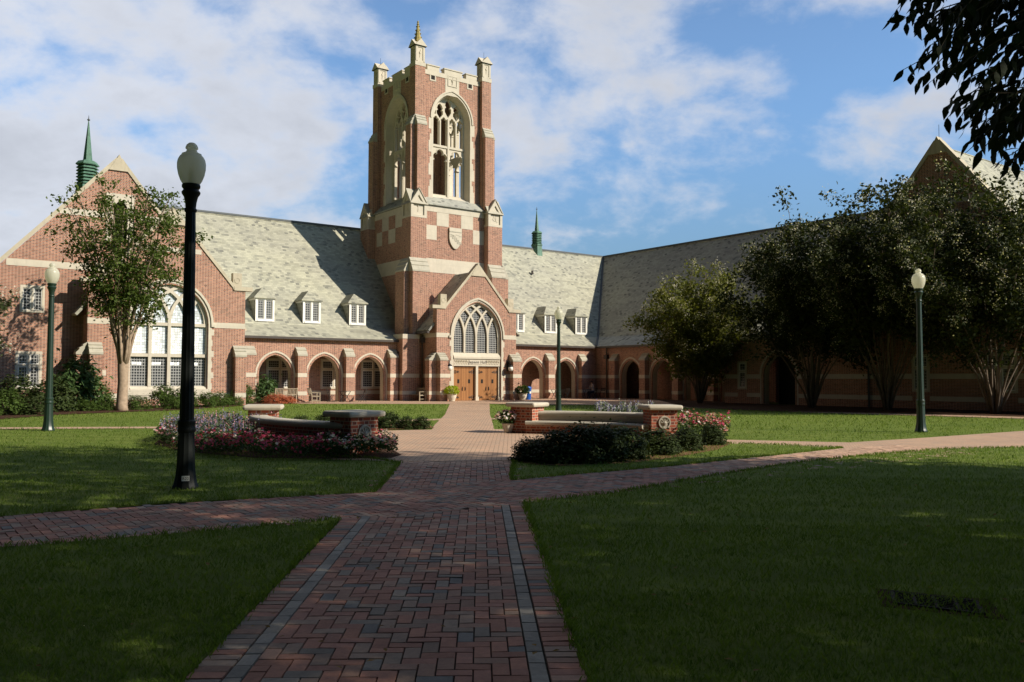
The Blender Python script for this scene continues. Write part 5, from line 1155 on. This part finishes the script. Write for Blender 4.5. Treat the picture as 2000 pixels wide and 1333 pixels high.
def broad_tree(label, pos, zc, rx, rz, seed, n=150, nl=70, size=.42, group=None):
    rng = np.random.default_rng(seed); T = thing('shade_tree', (*pos, 0), 0, label, 'tree', group); m = MB(); m.tube([(0, 0, -.1), (0, 0, 1), (.1, 0, zc * .6), (0, .1, zc)], [.45, .33, .28, .15], 10)
    for i in range(7): a = i * 2.4; m.tube([(0, 0, zc * .45 + i * .2), (math.cos(a) * rx * .4, math.sin(a) * rx * .4, zc * .8), (math.cos(a) * rx * .8, math.sin(a) * rx * .8, zc + rz * .3)], [.14, .09, .03], 6)
    m.build('trunk', 'bark_dark', T, smooth=True); c = crown_cloud(rng, n, rx, rx, rz, nl, rx * .13) + np.array([0, 0, zc]); v, f = leaf_quads(c, size, rng, .2, .6); mesh_np('crown', v, f, 'leaf_shade', T); return T
SU, NU = Vector((math.sin(SUN_A), -math.cos(SUN_A), 0)), Vector((math.cos(SUN_A), math.sin(SUN_A), 0))
def sn(s, n): p = SU * s + NU * n; return (p.x, p.y)
G = 'shade trees behind the viewer'
broad_tree('large shade tree standing past the lawn with the drain grate', sn(13.5, 10.6), 11, 6.3, 9.4, 31, 200, 75, group=G); broad_tree('small shade tree at the lawn edge past the drain grate', sn(8.5, 15.2), 4.4, 3.3, 2.6, 36, 70, 60, .3, group=G); broad_tree('middle one of the shade trees in a row behind the viewer', sn(15, 1.0), 10, 6.2, 7.8, 32, group=G)
broad_tree('last of the shade trees in the row behind the viewer', sn(15, -9.5), 10, 6.2, 7.8, 33, group=G); broad_tree('farther shade tree standing beyond the one past the drain lawn', sn(25, 12.4), 13, 5.6, 8, 34, group=G)
p_ = cw(-1.5, 2.0); broad_tree('broad shade tree whose canopy spreads over the viewer and the near path', cw(-6.5, -2.5), 0, 0, 0, 0) if 0 else None
broad_tree('broad tree whose leaf tips reach in beside the stone-coped gable', (-3.1, 30.2), 9.2, 3.4, 3.6, 35, 70, 60, .2)
# the tree overhead whose drooping leaves hang into the top right corner
def cp(x, y, dep):
    d = _r2 * ((x - 1000) / FPX) - _u2 * ((y - 666.5) / FPX) + _f; return Vector((0, 0, EYE)) + d * dep
def over_tree():
    rng = np.random.default_rng(77); base = Vector((7.6, .3, 0)); T = thing('overhanging_tree', (0, 0, 0), 0, 'near tree whose drooping dark leaves hang against the sky', 'tree')
    m = MB(); top = base + Vector((-.2, .2, 4.2)); m.tube([base - Vector((0, 0, .1)), base + Vector((0, 0, 1)), base + Vector((-.05, .1, 2.6)), top], [.30, .22, .19, .15], 12)
    limbs = [[top - Vector((0, 0, .8)), cp(2400, -150, 5.6), cp(2080, -60, 4.6), cp(1900, -20, 4.2)], [top - Vector((0, 0, 1.2)), cp(2450, 60, 5.4), cp(2120, 130, 4.5), cp(1990, 180, 4.2)], [top - Vector((0, 0, .3)), cp(2300, -420, 5.5), cp(2000, -300, 4.7), cp(1850, -160, 4.4)]]
    for L in limbs: m.tube(L, [.07, .045, .022, .01], 6)
    tips = [(1738, 38), (1752, 48), (1768, 50), (1790, 45), (1758, 140), (1775, 150), (1790, 165), (1808, 168), (1806, 98), (1825, 95), (1832, 150), (1850, 130), (1868, 142), (1880, 150), (1905, 170), (1842, 212), (1845, 236), (1868, 240), (1855, 195), (1880, 255), (1888, 280), (1905, 265), (1885, 300), (1912, 300), (1938, 300), (1935, 328), (1965, 325), (1975, 322), (1990, 300), (1955, 280)]
    fy = [(-80, 1740), (40, 1745), (75, 1770), (110, 1800), (140, 1785), (175, 1830), (200, 1855), (250, 1875), (290, 1900), (330, 1960)]
    while len(tips) < 250:
        x, y = rng.uniform(1760, 2150), rng.uniform(-110, 315); b = np.interp(y, [q[0] for q in fy], [q[1] for q in fy])
        gap = ((x - 1905) / 62) ** 2 + ((y - 120 - (x - 1905) * .1) / 24) ** 2 < 1 and rng.uniform() < .75
        if x > b + 25 and not gap: tips.append((x, y))
    V, F = [], []; tw = MB()
    for x, y in tips:
        dep = rng.uniform(3.7, 4.9); tip = cp(x, y, dep); L = rng.uniform(.22, .42); back = (_rh * rng.uniform(.5, 1) + Vector((0, 0, rng.uniform(.25, .9))) + _fh * rng.uniform(-.5, .5)).normalized(); st = tip + back * L
        pts = [st, st.lerp(tip, .5) + Vector((0, 0, .03)), tip]; tw.tube(pts, [.004, .003, .0015], 4, False); nl = int(5 + L * 16)
        for k in range(nl):
            t = (k + .5) / nl; p = st.lerp(tip, t) + Vector((0, 0, .03 * 4 * t * (1 - t))); ax = (-back * rng.uniform(.2, 1) + Vector((0, 0, -rng.uniform(.4, 1.3))) + Vector(rng.normal(0, .35, 3))).normalized()
            ll = rng.uniform(.062, .105); w = ll * rng.uniform(.17, .23); sd = ax.cross(Vector(rng.normal(0, 1, 3))).normalized(); nn = ax.cross(sd); b = len(V)
            for tt, ww, cu in ((0, 0, 0), (.25, .8, .02), (.45, 1, .03), (.72, .6, .015), (1, 0, -.02)):
                c = p + ax * ll * tt + nn * ll * cu * 2
                V += [c] if ww == 0 else [c - sd * w * ww, c + sd * w * ww]
            F += [(b, b + 1, b + 2, b), (b + 1, b + 3, b + 4, b + 2), (b + 3, b + 5, b + 6, b + 4), (b + 5, b + 7, b + 6, b + 5)]
    m.build('trunk', 'bark_dark', T, smooth=True); tw.build('twig', 'bark_dark', T)
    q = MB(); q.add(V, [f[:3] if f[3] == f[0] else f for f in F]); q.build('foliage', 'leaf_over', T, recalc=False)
    # the rest of the crown, up and to the right, out of the picture
    c = crown_cloud(rng, 90, 3.6, 3.6, 2.2, 60, .5) + np.array([8.9, -2.0, 6.6]); v, f = leaf_quads(c, .22, rng, .2, .55); mesh_np('crown', v, f, 'leaf_shade', T)
over_tree()
SHR = {}
def shrub_mesh(kind, leaf, seed, n, size, asp, lump=.22, cl=.07):
    rng = np.random.default_rng(seed); k = max(12, n // 26); a = rng.normal(size=(k, 3)); a[:, 2] = np.abs(a[:, 2]); a /= np.linalg.norm(a, axis=1)[:, None]; a *= rng.uniform(1 - lump, 1.02, (k, 1))
    c = (a[:, None] * np.array([.50, .50, .98]) + rng.normal(0, cl, (k, n // k, 3))).reshape(-1, 3); c[:, 2] = np.abs(c[:, 2]); inn = rng.normal(0, .2, (n // 3, 3)) * [1, 1, 1.2] + [0, 0, .4]; inn[:, 2] = np.abs(inn[:, 2]); c = np.concatenate([c, inn])
    v, f = leaf_quads(c, size, rng, .3, asp, face=np.concatenate([np.column_stack([c[:, 0], c[:, 1], c[:, 2] - .3])]) * 3); return v, f, leaf
def shrub(kind, label, p, w, h, seed, leaf, n=1600, size=.085, asp=.55, group=None, name='shrub', blooms=None, nb=0, cat='shrub', dz=.02):
    key = (kind, seed % 3); T = thing(name, (p[0], p[1], dz), seed * 1.3, label, cat, group); T.scale = (w, w, h)
    if key not in SHR:
        v, f, l = shrub_mesh(kind, leaf, seed % 3 + 40, n, size, asp); o = mesh_np('foliage', v, f, leaf, T); s = MB()
        for i in range(5): a = i * 1.257; s.tube([(0, 0, -.05), (.12 * math.cos(a), .12 * math.sin(a), .3), (.3 * math.cos(a), .3 * math.sin(a), .65)], [.03, .02, .008], 5)
        q = s.build('stem', 'bark_dark', T); SHR[key] = (o.data, q.data)
    else:
        for nm, me in zip(('foliage', 'stem'), SHR[key]): link(nm, me, T)
    if blooms:
        rng = np.random.default_rng(seed + 500); a = rng.normal(size=(nb, 3)); a[:, 2] = np.abs(a[:, 2]); a /= np.linalg.norm(a, axis=1)[:, None]; v, f = leaf_quads(a * np.array([.5, .5, .98]), .085, rng, .8, .8, face=a * 3)
        mi = np.array([rng.integers(0, len(blooms)) for _ in range(len(f))]); mesh_np('blossom', v, f, list(blooms), T, mi)
    return T
def hgt(p, top): dep = p.x * _fh.x + p.y * _fh.y; return max(.25, EYE - (top - 741) * dep / FPX)
def sp(kind, label, x, y, top, wpx, seed, **k):
    p = at(x, y); dep = p.x * _fh.x + p.y * _fh.y; return shrub(kind, label, p, wpx * dep / FPX, hgt(p, top), seed, **k)
G = 'shrubs in the bed below the left gables'
for i, (x, y, t, w, kd, lf, lab) in enumerate((
    (150, 801, 702, 95, 'rhodo', 'leaf_rhodo', 'tall leafy rhododendron in the shaded corner between gable and bay'), (98, 805, 738, 90, 'holly', 'leaf_holly', 'dark shrub below the gable window directly behind the green lamp'),
    (35, 806, 737, 95, 'holly', 'leaf_holly', 'dark broad shrub under the white-flowering crape myrtle'), (14, 812, 764, 66, 'box', 'leaf_box', 'bright green shrub at the front of the bed under the white-flowering crape myrtle'),
    (58, 811, 778, 70, 'holly', 'leaf_holly', 'low dark shrub between the bright green shrub and the green lamp'), (190, 800, 750, 64, 'box', 'leaf_box', 'rounded green shrub between rhododendron and slender tree trunk'),
    (165, 804, 784, 44, 'box', 'leaf_box', 'low clipped shrub in front of the tall rhododendron'), (203, 803, 784, 40, 'box', 'leaf_box', 'low clipped shrub touching the trunk of the slender tree'),
    (262, 801, 776, 58, 'box', 'leaf_box', 'low spreading shrub below the first light of the arched window'), (318, 797, 754, 52, 'box', 'leaf_box', 'upright green shrub under the middle of the arched window'),
    (358, 797, 752, 52, 'box', 'leaf_box', 'upright green shrub partly hidden by the black lamp post'), (340, 800, 778, 40, 'box', 'leaf_box', 'small round shrub in front of the two upright ones'),
    (405, 796, 768, 44, 'box', 'leaf_box', 'low shrub next to the black lamp post, first of three toward the buttress'), (432, 794, 767, 44, 'box', 'leaf_box', 'middle one of three low shrubs between black lamp post and buttress'),
    (458, 792, 766, 42, 'box', 'leaf_box', 'low shrub at the foot of the corner buttress of the bay'), (479, 789, 751, 38, 'holly', 'leaf_box', 'round shrub between the corner buttress and the big rhododendron'),
    (514, 787, 736, 58, 'rhodo', 'leaf_rhodo', 'big round rhododendron in front of the first arch'))):
    sp(kd, lab, x, y, t, w, i + 1, leaf=lf, size=.13 if kd == 'rhodo' else .085, asp=.4 if kd == 'rhodo' else .55, group=G)
sp('coral', 'low coral-red shrub beside the big rhododendron', 541, 789, 772, 52, 3, leaf='coral', size=.075, group=None)
sp('coral', 'small coral-red shrub touching the wooden bench', 562, 789, 776, 34, 4, leaf='coral', size=.075, group=None)
G = 'hedge shrubs before the stone bench'
for i, (x, y, t, w, lab) in enumerate(((1034, 902, 858, 66, 'dark hedge shrub at the end of the row beside the path'), (1082, 906, 840, 88, 'second dark hedge shrub counted from the path'), (1135, 905, 830, 92, 'middle dark hedge shrub, tallest of the row'), (1180, 903, 832, 88, 'dark hedge shrub hiding the far end of the stone seat'),
        (1222, 898, 833, 84, 'dark hedge shrub below the medallion pier'), (1285, 889, 838, 80, 'half-lit hedge shrub at the foot of the medallion pier on pine straw'), (1343, 882, 836, 58, 'small sunlit hedge shrub on the pine straw'), (1391, 871, 829, 50, 'last hedge shrub of the row among pink flowers'))):
    sp('hedge', lab, x, y, t, w, i + 1, leaf='leaf_holly', n=3000, size=.085, group=G)
G = 'azaleas around the plaza'
for i, (x, y, t, w, lab) in enumerate(((758, 838, 806, 52, 'tallest azalea emerging behind the medallion pier of the curved wall'), (795, 839, 815, 32, 'small azalea in the middle of the row beside the path'), (823, 839, 815, 34, 'azalea at the path end of the row across the plaza'), (588, 832, 814, 40, 'low azalea seen over the middle of the curved wall'), (636, 833, 812, 48, 'low azalea seen over the curved wall beside its medallion pier'))):
    sp('azalea', lab, x, y, t, w, i + 2, leaf='leaf_holly', n=1600, size=.10, group=G)
# ---- flower masses --------------------------------------------------------------
def flowers(name, label, poly, h, mats, nleaf, nfl, seed, spike=False, fsize=.06, leaf='leaf_bed', lsize=.07, clump=.35, white_left=None):
    rng = np.random.default_rng(seed); P = [(p[0], p[1]) for p in poly]; A = np.array(P); lo, hi = A.min(0), A.max(0)
    def samp(n):
        q = rng.uniform(lo, hi, (n * 6, 2)); q = q[in_poly(q, P)]; return q[:n]
    cl = samp(60); ch = rng.uniform(.75, 1.15, len(cl)) * h
    def top(q): 
        d = np.linalg.norm(q[:, None] - cl[None], axis=2); i = d.argmin(1); return ch[i] * (1 - .45 * np.clip(d.min(1) / clump, 0, 1) ** 2)
    q = samp(nleaf); z = top(q) * rng.uniform(.15, 1, len(q)) ** .6; v, f = leaf_quads(np.column_stack([q, z + .02]), lsize, rng, .5, .55); mi = [0] * len(f); VV, FF = [v], [f]; off = len(v)
    q = samp(nfl); t = top(q)
    if spike:
        hh = rng.uniform(.12, .26, len(q)); k = 7; s = np.repeat(q, k, 0) + rng.normal(0, .008, (len(q) * k, 2)); z = np.repeat(t * .82, k) + np.repeat(hh, k) * np.tile(np.linspace(0, 1, k), len(q)); c = np.column_stack([s, z]); m_ = np.repeat(rng.integers(1, len(mats) + 1, len(q)), k); v, f = leaf_quads(c, fsize, rng, .0, .6)
    else:
        c = np.column_stack([q, t * rng.uniform(.72, 1.06, len(q)) + .03]); k = 2; c = np.repeat(c, k, 0) + rng.normal(0, .008, (len(c) * k, 3)); m_ = np.repeat(rng.integers(1, len(mats) + 1, len(q)), k); v, f = leaf_quads(c, fsize, rng, .8, .9)
    VV.append(v); FF.append(f + off); mi += list(m_)
    o = mesh_np(name, np.concatenate(VV), np.concatenate(FF), [leaf] + mats, None, mi); return tag(o, label, 'flowers', kind='stuff')
flowers('salvia_foliage', 'violet salvia spikes massed behind the black lamp post', px((305, 866), (330, 850), (400, 842), (470, 845), (500, 855), (580, 868), (480, 876), (360, 876)), .58, ['violet', 'violet', 'violet', 'rose'], 3600, 620, 1, True, .038, 'leaf_salvia', .10)
flowers('pink_flower_foliage', 'magenta bedding flowers massed in front of the curved brick wall', px((350, 884), (420, 874), (520, 872), (640, 880), (668, 884), (660, 902), (560, 902), (480, 901), (400, 894), (352, 886)), .40, ['pink', 'pink', 'pink', 'pink', 'pink', 'pink', 'pink', 'rose', 'pink', 'pink', 'pink', 'pink', 'pink', 'whitep'], 6000, 900, 2, False, .072)
flowers('white_flower_foliage', 'white and pink bedding flowers below the medallion pier beside the path', px((635, 886), (690, 884), (738, 878), (772, 888), (778, 894), (765, 900), (645, 903)), .42, ['whitep', 'whitep', 'rose', 'pink'], 3000, 430, 3, False, .065)
flowers('white_flower_foliage', 'pale pink and white flowers at the far end of the violet salvia', px((298, 870), (318, 856), (345, 852), (365, 880), (345, 884)), .38, ['whitep', 'rose', 'whitep', 'pink'], 1400, 200, 4, False, .07)
flowers('pink_flower_foliage', 'pink and white flowers behind the last hedge shrubs', px((1318, 858), (1420, 866), (1428, 858), (1400, 850), (1330, 846)), .62, ['rose', 'pink', 'whitep', 'rose', 'pink'], 2200, 420, 5, False, .075)
flowers('salvia_foliage', 'pale violet and white spikes showing over the stone bench', [cw(2.5, 26.6), cw(4.2, 25.6), cw(4.4, 26.6), cw(2.7, 27.4)], .80, ['violet', 'pale_violet', 'violet'], 1700, 260, 6, True, .05, 'leaf_salvia', .09)
# ================================================================== POTS, FURNITURE, PERSON
def planter(label, p, s, leaf, kind, seed, blooms=None, w=1.25, hh=.75, nb=0):
    T = thing('planter', (p[0], p[1], .02), 0, label, 'planter'); m = MB(); m.lathe([(.16, 0), (.20, .02), (.20, .06), (.26, .16), (.31, .32), (.33, .46), (.36, .48), (.36, .53), (.31, .53), (.29, .47)], n=20); o = m.build('pot', 'pot', T, smooth=40); o.scale = (s, s, s)
    q = MB(); q.lathe([(.28 * s, .45 * s), (.28 * s, .49 * s)], n=14); q.build('soil', 'mulch', T)
    rng = np.random.default_rng(seed); a = rng.normal(size=(700, 3)); a /= np.linalg.norm(a, axis=1)[:, None]; a *= rng.uniform(.6, 1, (700, 1)); c = a * np.array([.45 * w, .45 * w, .38 * hh / .75]) * s + np.array([0, 0, .62 * s + .12]); c[:, 2] = np.maximum(c[:, 2], .2); v, f = leaf_quads(c, .13 * s, rng, .4, .65); mesh_np('foliage', v, f, leaf, T)
    if blooms: a = a[:nb] / np.linalg.norm(a[:nb], axis=1)[:, None]; a[:, 2] = np.abs(a[:, 2]); c = a * np.array([.48 * w, .48 * w, .42]) * s + np.array([0, 0, .62 * s + .12]); v, f = leaf_quads(c, .09, rng, .6, .85); mesh_np('blossom', v, f, list(blooms), T, rng.integers(0, len(blooms), len(f)))
    return T
planter('pale urn overflowing with lime-yellow foliage beside the oak doors', (32.35, 51.45), 1.0, 'leaf_lime', 'a', 1); planter('pale urn with green foliage beside the blue bin', (38.6, 51.6), 1.0, 'leaf_box', 'b', 2)
pp = at(992, 847); planter('white bowl of pink and white flowers at the foot of a bench pier', (pp.x, pp.y), .52, 'leaf_bed', 'c', 3, ('whitep', 'rose', 'whitep'), 1.5, .8, 130)
def bin_():
    T = thing('recycling_bin', (39.75, 52.5, .02), rad(10), 'blue plastic recycling bin beside the urn with green foliage', 'bin'); m = MB(); m.lathe([(.24, 0), (.25, .02), (.29, .80), (.30, .82), (.30, .86)], n=20); m.build('bin_body', 'blue', T, smooth=40); m = MB(); m.lathe([(.31, .861), (.315, .90), (.28, .97), (.15, 1.01), (.02, 1.02)], n=20); m.build('bin_lid', 'blue', T, smooth=40); s = MB(); s.mbox(Matrix.Translation((0, -.28, .55)), .16, .02, .16); s.build('bin_label', 'sticker', T)
bin_()
def garden_seat(label, p, rz, L=1.5, mat='teak'):
    T = thing('garden_bench', (p[0], p[1], .02), rz, label, 'bench', 'slatted benches by the arcade'); h = L / 2
    for sx in (-1, 1):
        m = MB(); m.bar((sx * h, -.26, 0), (sx * h, -.26, .62), .06, .06); m.build('leg', mat, T); m = MB(); m.bar((sx * h, .24, 0), (sx * h, .24, .44), .06, .06); m.bar((sx * h, .24, .44), (sx * h, .36, .95), .06, .06); m.build('leg', mat, T)
        m = MB(); m.bar((sx * h, -.32, .645), (sx * h, .30, .66), .07, .035); m.build('armrest', mat, T); m = MB(); m.bar((sx * h, -.26, .40), (sx * h, .26, .40), .05, .05); m.bar((sx * h, -.26, .15), (sx * h, .26, .15), .04, .04); m.build('side_rail', mat, T)
    m = MB(); [m.box(-h + .02, h - .02, -.28 + i * .105, -.195 + i * .105, .425, .45) for i in range(5)]; m.build('seat', mat, T)
    m = MB(); m.bar((-h, .345, .90), (h, .345, .90), .06, .04); m.bar((-h, .26, .52), (h, .26, .52), .05, .04); n = int(L / .1); [m.bar((-h + (i + .5) * L / n, .265, .53), (-h + (i + .5) * L / n, .34, .89), .045, .015) for i in range(n)]; m.build('backrest', mat, T); return T
garden_seat('pale wooden bench in the shade against the porch side wall', (30.75, 53.45), rad(90) + math.pi, 1.5)
garden_seat('wooden bench by the coral shrubs, its slatted back toward the viewer', (21.05, 53.6), math.pi + rad(6), 1.5); garden_seat('wooden bench turned sideways between the first two arches', (22.95, 53.2), rad(75), 1.3)
def table(label, p, rz):
    T = thing('bistro_table', (p[0], p[1], .02), rz, label, 'table', 'folding tables at the arcade'); m = MB(); m.lathe([(.36, .70), (.37, .71), (.37, .73), (.35, .735)], n=20); m.build('tabletop', 'teak' if 'sunlit' in label else 'iron', T)
    for s in (-1, 1):
        m = MB(); m.bar((-.3 * s, -.2, 0), (.3 * s, -.2, .70), .03, .03); m.bar((-.3 * s, .2, 0), (.3 * s, .2, .70), .03, .03); m.bar((-.3 * s, -.2, .01), (-.3 * s, .2, .01), .03, .03); m.build('leg_frame', 'iron', T)
    return T
def chair(label, p, rz):
    T = thing('folding_chair', (p[0], p[1], .02), rz, label, 'chair', 'folding chairs at the arcade')
    for s in (-1, 1):
        m = MB(); m.bar((s * .2, -.2, 0), (s * .2, .18, .46), .025, .025); m.build('leg', 'iron', T); m = MB(); m.bar((s * .2, .22, 0), (s * .2, -.12, .46), .025, .025); m.build('leg', 'iron', T); m = MB(); m.bar((s * .2, .15, .42), (s * .2, .26, .86), .025, .025); m.build('back_post', 'iron', T)
    m = MB(); [m.box(-.2, .2, -.2 + i * .085, -.13 + i * .085, .45, .465) for i in range(5)]; m.build('seat', 'iron', T); m = MB(); [m.box(-.2, .2, .225 + i * .022, .24 + i * .022, .62 + i * .085, .68 + i * .085) for i in range(3)]; m.build('backrest', 'iron', T); return T
table('folding bistro table in front of the middle arch below the dormers', (25.3, 53.6), .3); chair('folding chair between the sideways bench and the bistro table', (24.3, 53.6), rad(80)); chair('folding chair beside the bistro table, at the arch next to the tower', (26.6, 53.7), rad(-95))
table('sunlit folding table at the pier behind the lamp post', (43.6, 53.9), .2); chair('folding chair beside the sunlit table', (44.6, 53.9), rad(-80)); table('dark folding table where the person sits', (46.6, 53.6), .5); chair('empty folding chair behind the seated person', (48.15, 53.5), rad(-70))
chair('folding chair under the seated person', (47.25, 53.55), rad(-95))
def person():
    T = thing('person', (47.22, 53.55, .02), rad(-95), 'person in a light grey shirt and dark trousers seated at the dark table, leaning forward', 'person')
    V = [(0, 0, .52), (0, .03, .70), (0, -.02, .92), (0, -.08, 1.10), (0, -.11, 1.17), (0, -.14, 1.25), (0, -.15, 1.33)]; E = [(0, 1), (1, 2), (2, 3), (3, 4), (4, 5), (5, 6)]; R = [.13, .12, .125, .10, .05, .078, .07]
    def chain(root, pts, rs):
        i = root
        for p, r in zip(pts, rs): V.append(p); R.append(r); E.append((i, len(V) - 1)); i = len(V) - 1
        return i
    for s in (-1, 1):
        chain(0, [(s * .10, -.05, .50), (s * .13, -.42, .52), (s * .13, -.40, .27), (s * .13, -.42, .07), (s * .14, -.52, .035)], [.09, .07, .055, .042, .038])
        w = chain(3, [(s * .17, -.06, 1.06), (s * .22, -.16, .84), (s * .14, -.40, .80), (s * .11, -.48, .79)], [.06, .046, .036, .03])
        for k in range(4): chain(w, [(s * (.085 + k * .016), -.53, .80), (s * (.085 + k * .016), -.565 + abs(k - 1.5) * .008, .79), (s * (.085 + k * .016), -.58 + abs(k - 1.5) * .008, .775)], [.009, .008, .007])
        chain(w, [(s * .075, -.50, .80), (s * .06, -.53, .79)], [.010, .008])
    me = D.meshes.new('body'); me.from_pydata(V, E, []); o = link('body', me, T); o.modifiers.new('skin', 'SKIN'); sd = o.modifiers.new('sub', 'SUBSURF'); sd.levels = sd.render_levels = 1
    for i, r in enumerate(R): me.skin_vertices[0].data[i].radius = (r, r)
    me.skin_vertices[0].data[0].use_root = True; m2 = D.meshes.new_from_object(o.evaluated_get(bpy.context.evaluated_depsgraph_get())); o.modifiers.clear(); o.data = m2
    for n in ('skin', 'shirt', 'jeans'): m2.materials.append(MT[n])
    for p in m2.polygons:
        c = p.center; p.use_smooth = True; p.material_index = 2 if c.z < .60 and c.y < .2 else (1 if c.z < 1.17 and c.y > -.30 else 0)
    f = MB(); hc = Vector((0, -.155, 1.315)); 
    f.lathe([(.012, -.03), (.018, -.012), (.010, .02)], hc + Vector((0, -.082, 0)), 8); f.build('nose', 'skin', T)
    h = MB(); h.lathe([(.090, -.02), (.092, .03), (.085, .065), (.055, .098), (.01, .108)], hc + Vector((0, .018, 0)), 14); h.build('hair', 'hair', T, smooth=True)
    for s in (-1, 1): e = MB(); e.lathe([(.004, -.006), (.011, 0), (.004, .006)], hc + Vector((s * .03, -.074, .012)), 8); e.build('eye', 'hair', T); e = MB(); e.mbox(Matrix.Translation(hc + Vector((s * .08, 0, 0))), .02, .035, .06); e.build('ear', 'skin', T)
    m = MB(); m.mbox(Matrix.Translation(hc + Vector((0, -.072, -.045))), .045, .01, .01); m.build('mouth', 'skin', T)
person()
def grate():
    a, b, c, d = (Vector((*p, 0)) for p in ((5.84, 3.42), (6.14, 3.62), (6.36, 3.12), (6.06, 2.92))); T = thing('drain_grate', (0, 0, 0), 0, 'rusty iron storm drain grate set in the dark shaded grass', 'drain'); z = Vector((0, 0, .030)); 
    m = MB(); [m.bar(p + z, q + z, .03, .012) for p, q in ((a, b), (b, c), (c, d), (d, a))]; m.build('frame', 'rust', T); m = MB(); [m.bar(a.lerp(d, i / 4) + z, b.lerp(c, i / 4) + z, .022, .012) for i in (1, 2, 3)]; m.build('crossbar', 'rust', T); m = MB(); [m.bar(a.lerp(b, i / 7) + z * 1.02, d.lerp(c, i / 7) + z * .98, .012, .010) for i in range(1, 7)]; m.build('bar', 'rust', T)
    m = MB(); m.plate(lambda u, v, d_: Vector((u, v, .0245 - d_)), [(p.x, p.y) for p in (a, b, c, d)], [], 0, .004); m.build('pit', 'dark', T)
grate()
_g = [Vector(p) for p in ((5.70, 3.44), (6.15, 3.76), (6.52, 3.10), (6.05, 2.76))]; sheet('soil_ground', [(p.x, p.y) for p in _g], .0232, 'mulch', .002)
def litter():
    rng = np.random.default_rng(3); n = 420; lat = rng.uniform(-9, 10, n); dep = 4 + 14 * rng.uniform(0, 1, n) ** 1.3; k = np.abs(lat) < dep * .62; lat, dep = lat[k], dep[k]
    c = np.column_stack([_rh.x * lat + _fh.x * dep, _rh.y * lat + _fh.y * dep, np.full(len(lat), .05)]); v, f = leaf_quads(c, .055, rng, 2.0, .5); tag(mesh_np('fallen_leaves', v, f, 'leaf_litter'), 'small dry brown leaves scattered over the shaded grass and pavers', 'leaves', kind='stuff')
litter()
def canopy():
    """the tree the viewer stands under: its trunk is behind, its crown spreads over the near path"""
    rng = np.random.default_rng(91); b = cw(-5.5, -3.0); T = thing('shade_tree', (b.x, b.y, 0), 0, 'broad shade tree whose canopy spreads high over the viewer and the near path', 'tree', 'shade trees behind the viewer')
    m = MB(); m.tube([(0, 0, -.1), (0, 0, 1.2), (.1, .1, 4), (.2, .3, 7)], [.6, .42, .36, .25], 12); c0 = cw(4.5, 5.5)
    for i in range(9): a = i * .7; e = c0 + Vector((math.cos(a) * 6, math.sin(a) * 6, 0)); m.tube([(.1, .2, 4.5 + i * .25), (e.x * .4, e.y * .4, 7.5), (e.x, e.y, 10)], [.2, .12, .04], 6)
    m.build('trunk', 'bark_dark', T, smooth=True); c = crown_cloud(rng, 190, 9.5, 9.5, 2.6, 75, 1.0) + np.array([c0.x, c0.y, 10.8])
    w = c + np.array([b.x, b.y, 0]); dep = w[:, :2] @ np.array([_fh.x, _fh.y]); k = (w[:, 2] - EYE) > .52 * np.maximum(dep, 0)   # the crown is high: nothing hangs low ahead of the viewer
    v, f = leaf_quads(c[k], .45, rng, .3, .6); mesh_np('crown', v, f, 'leaf_shade', T)
canopy()
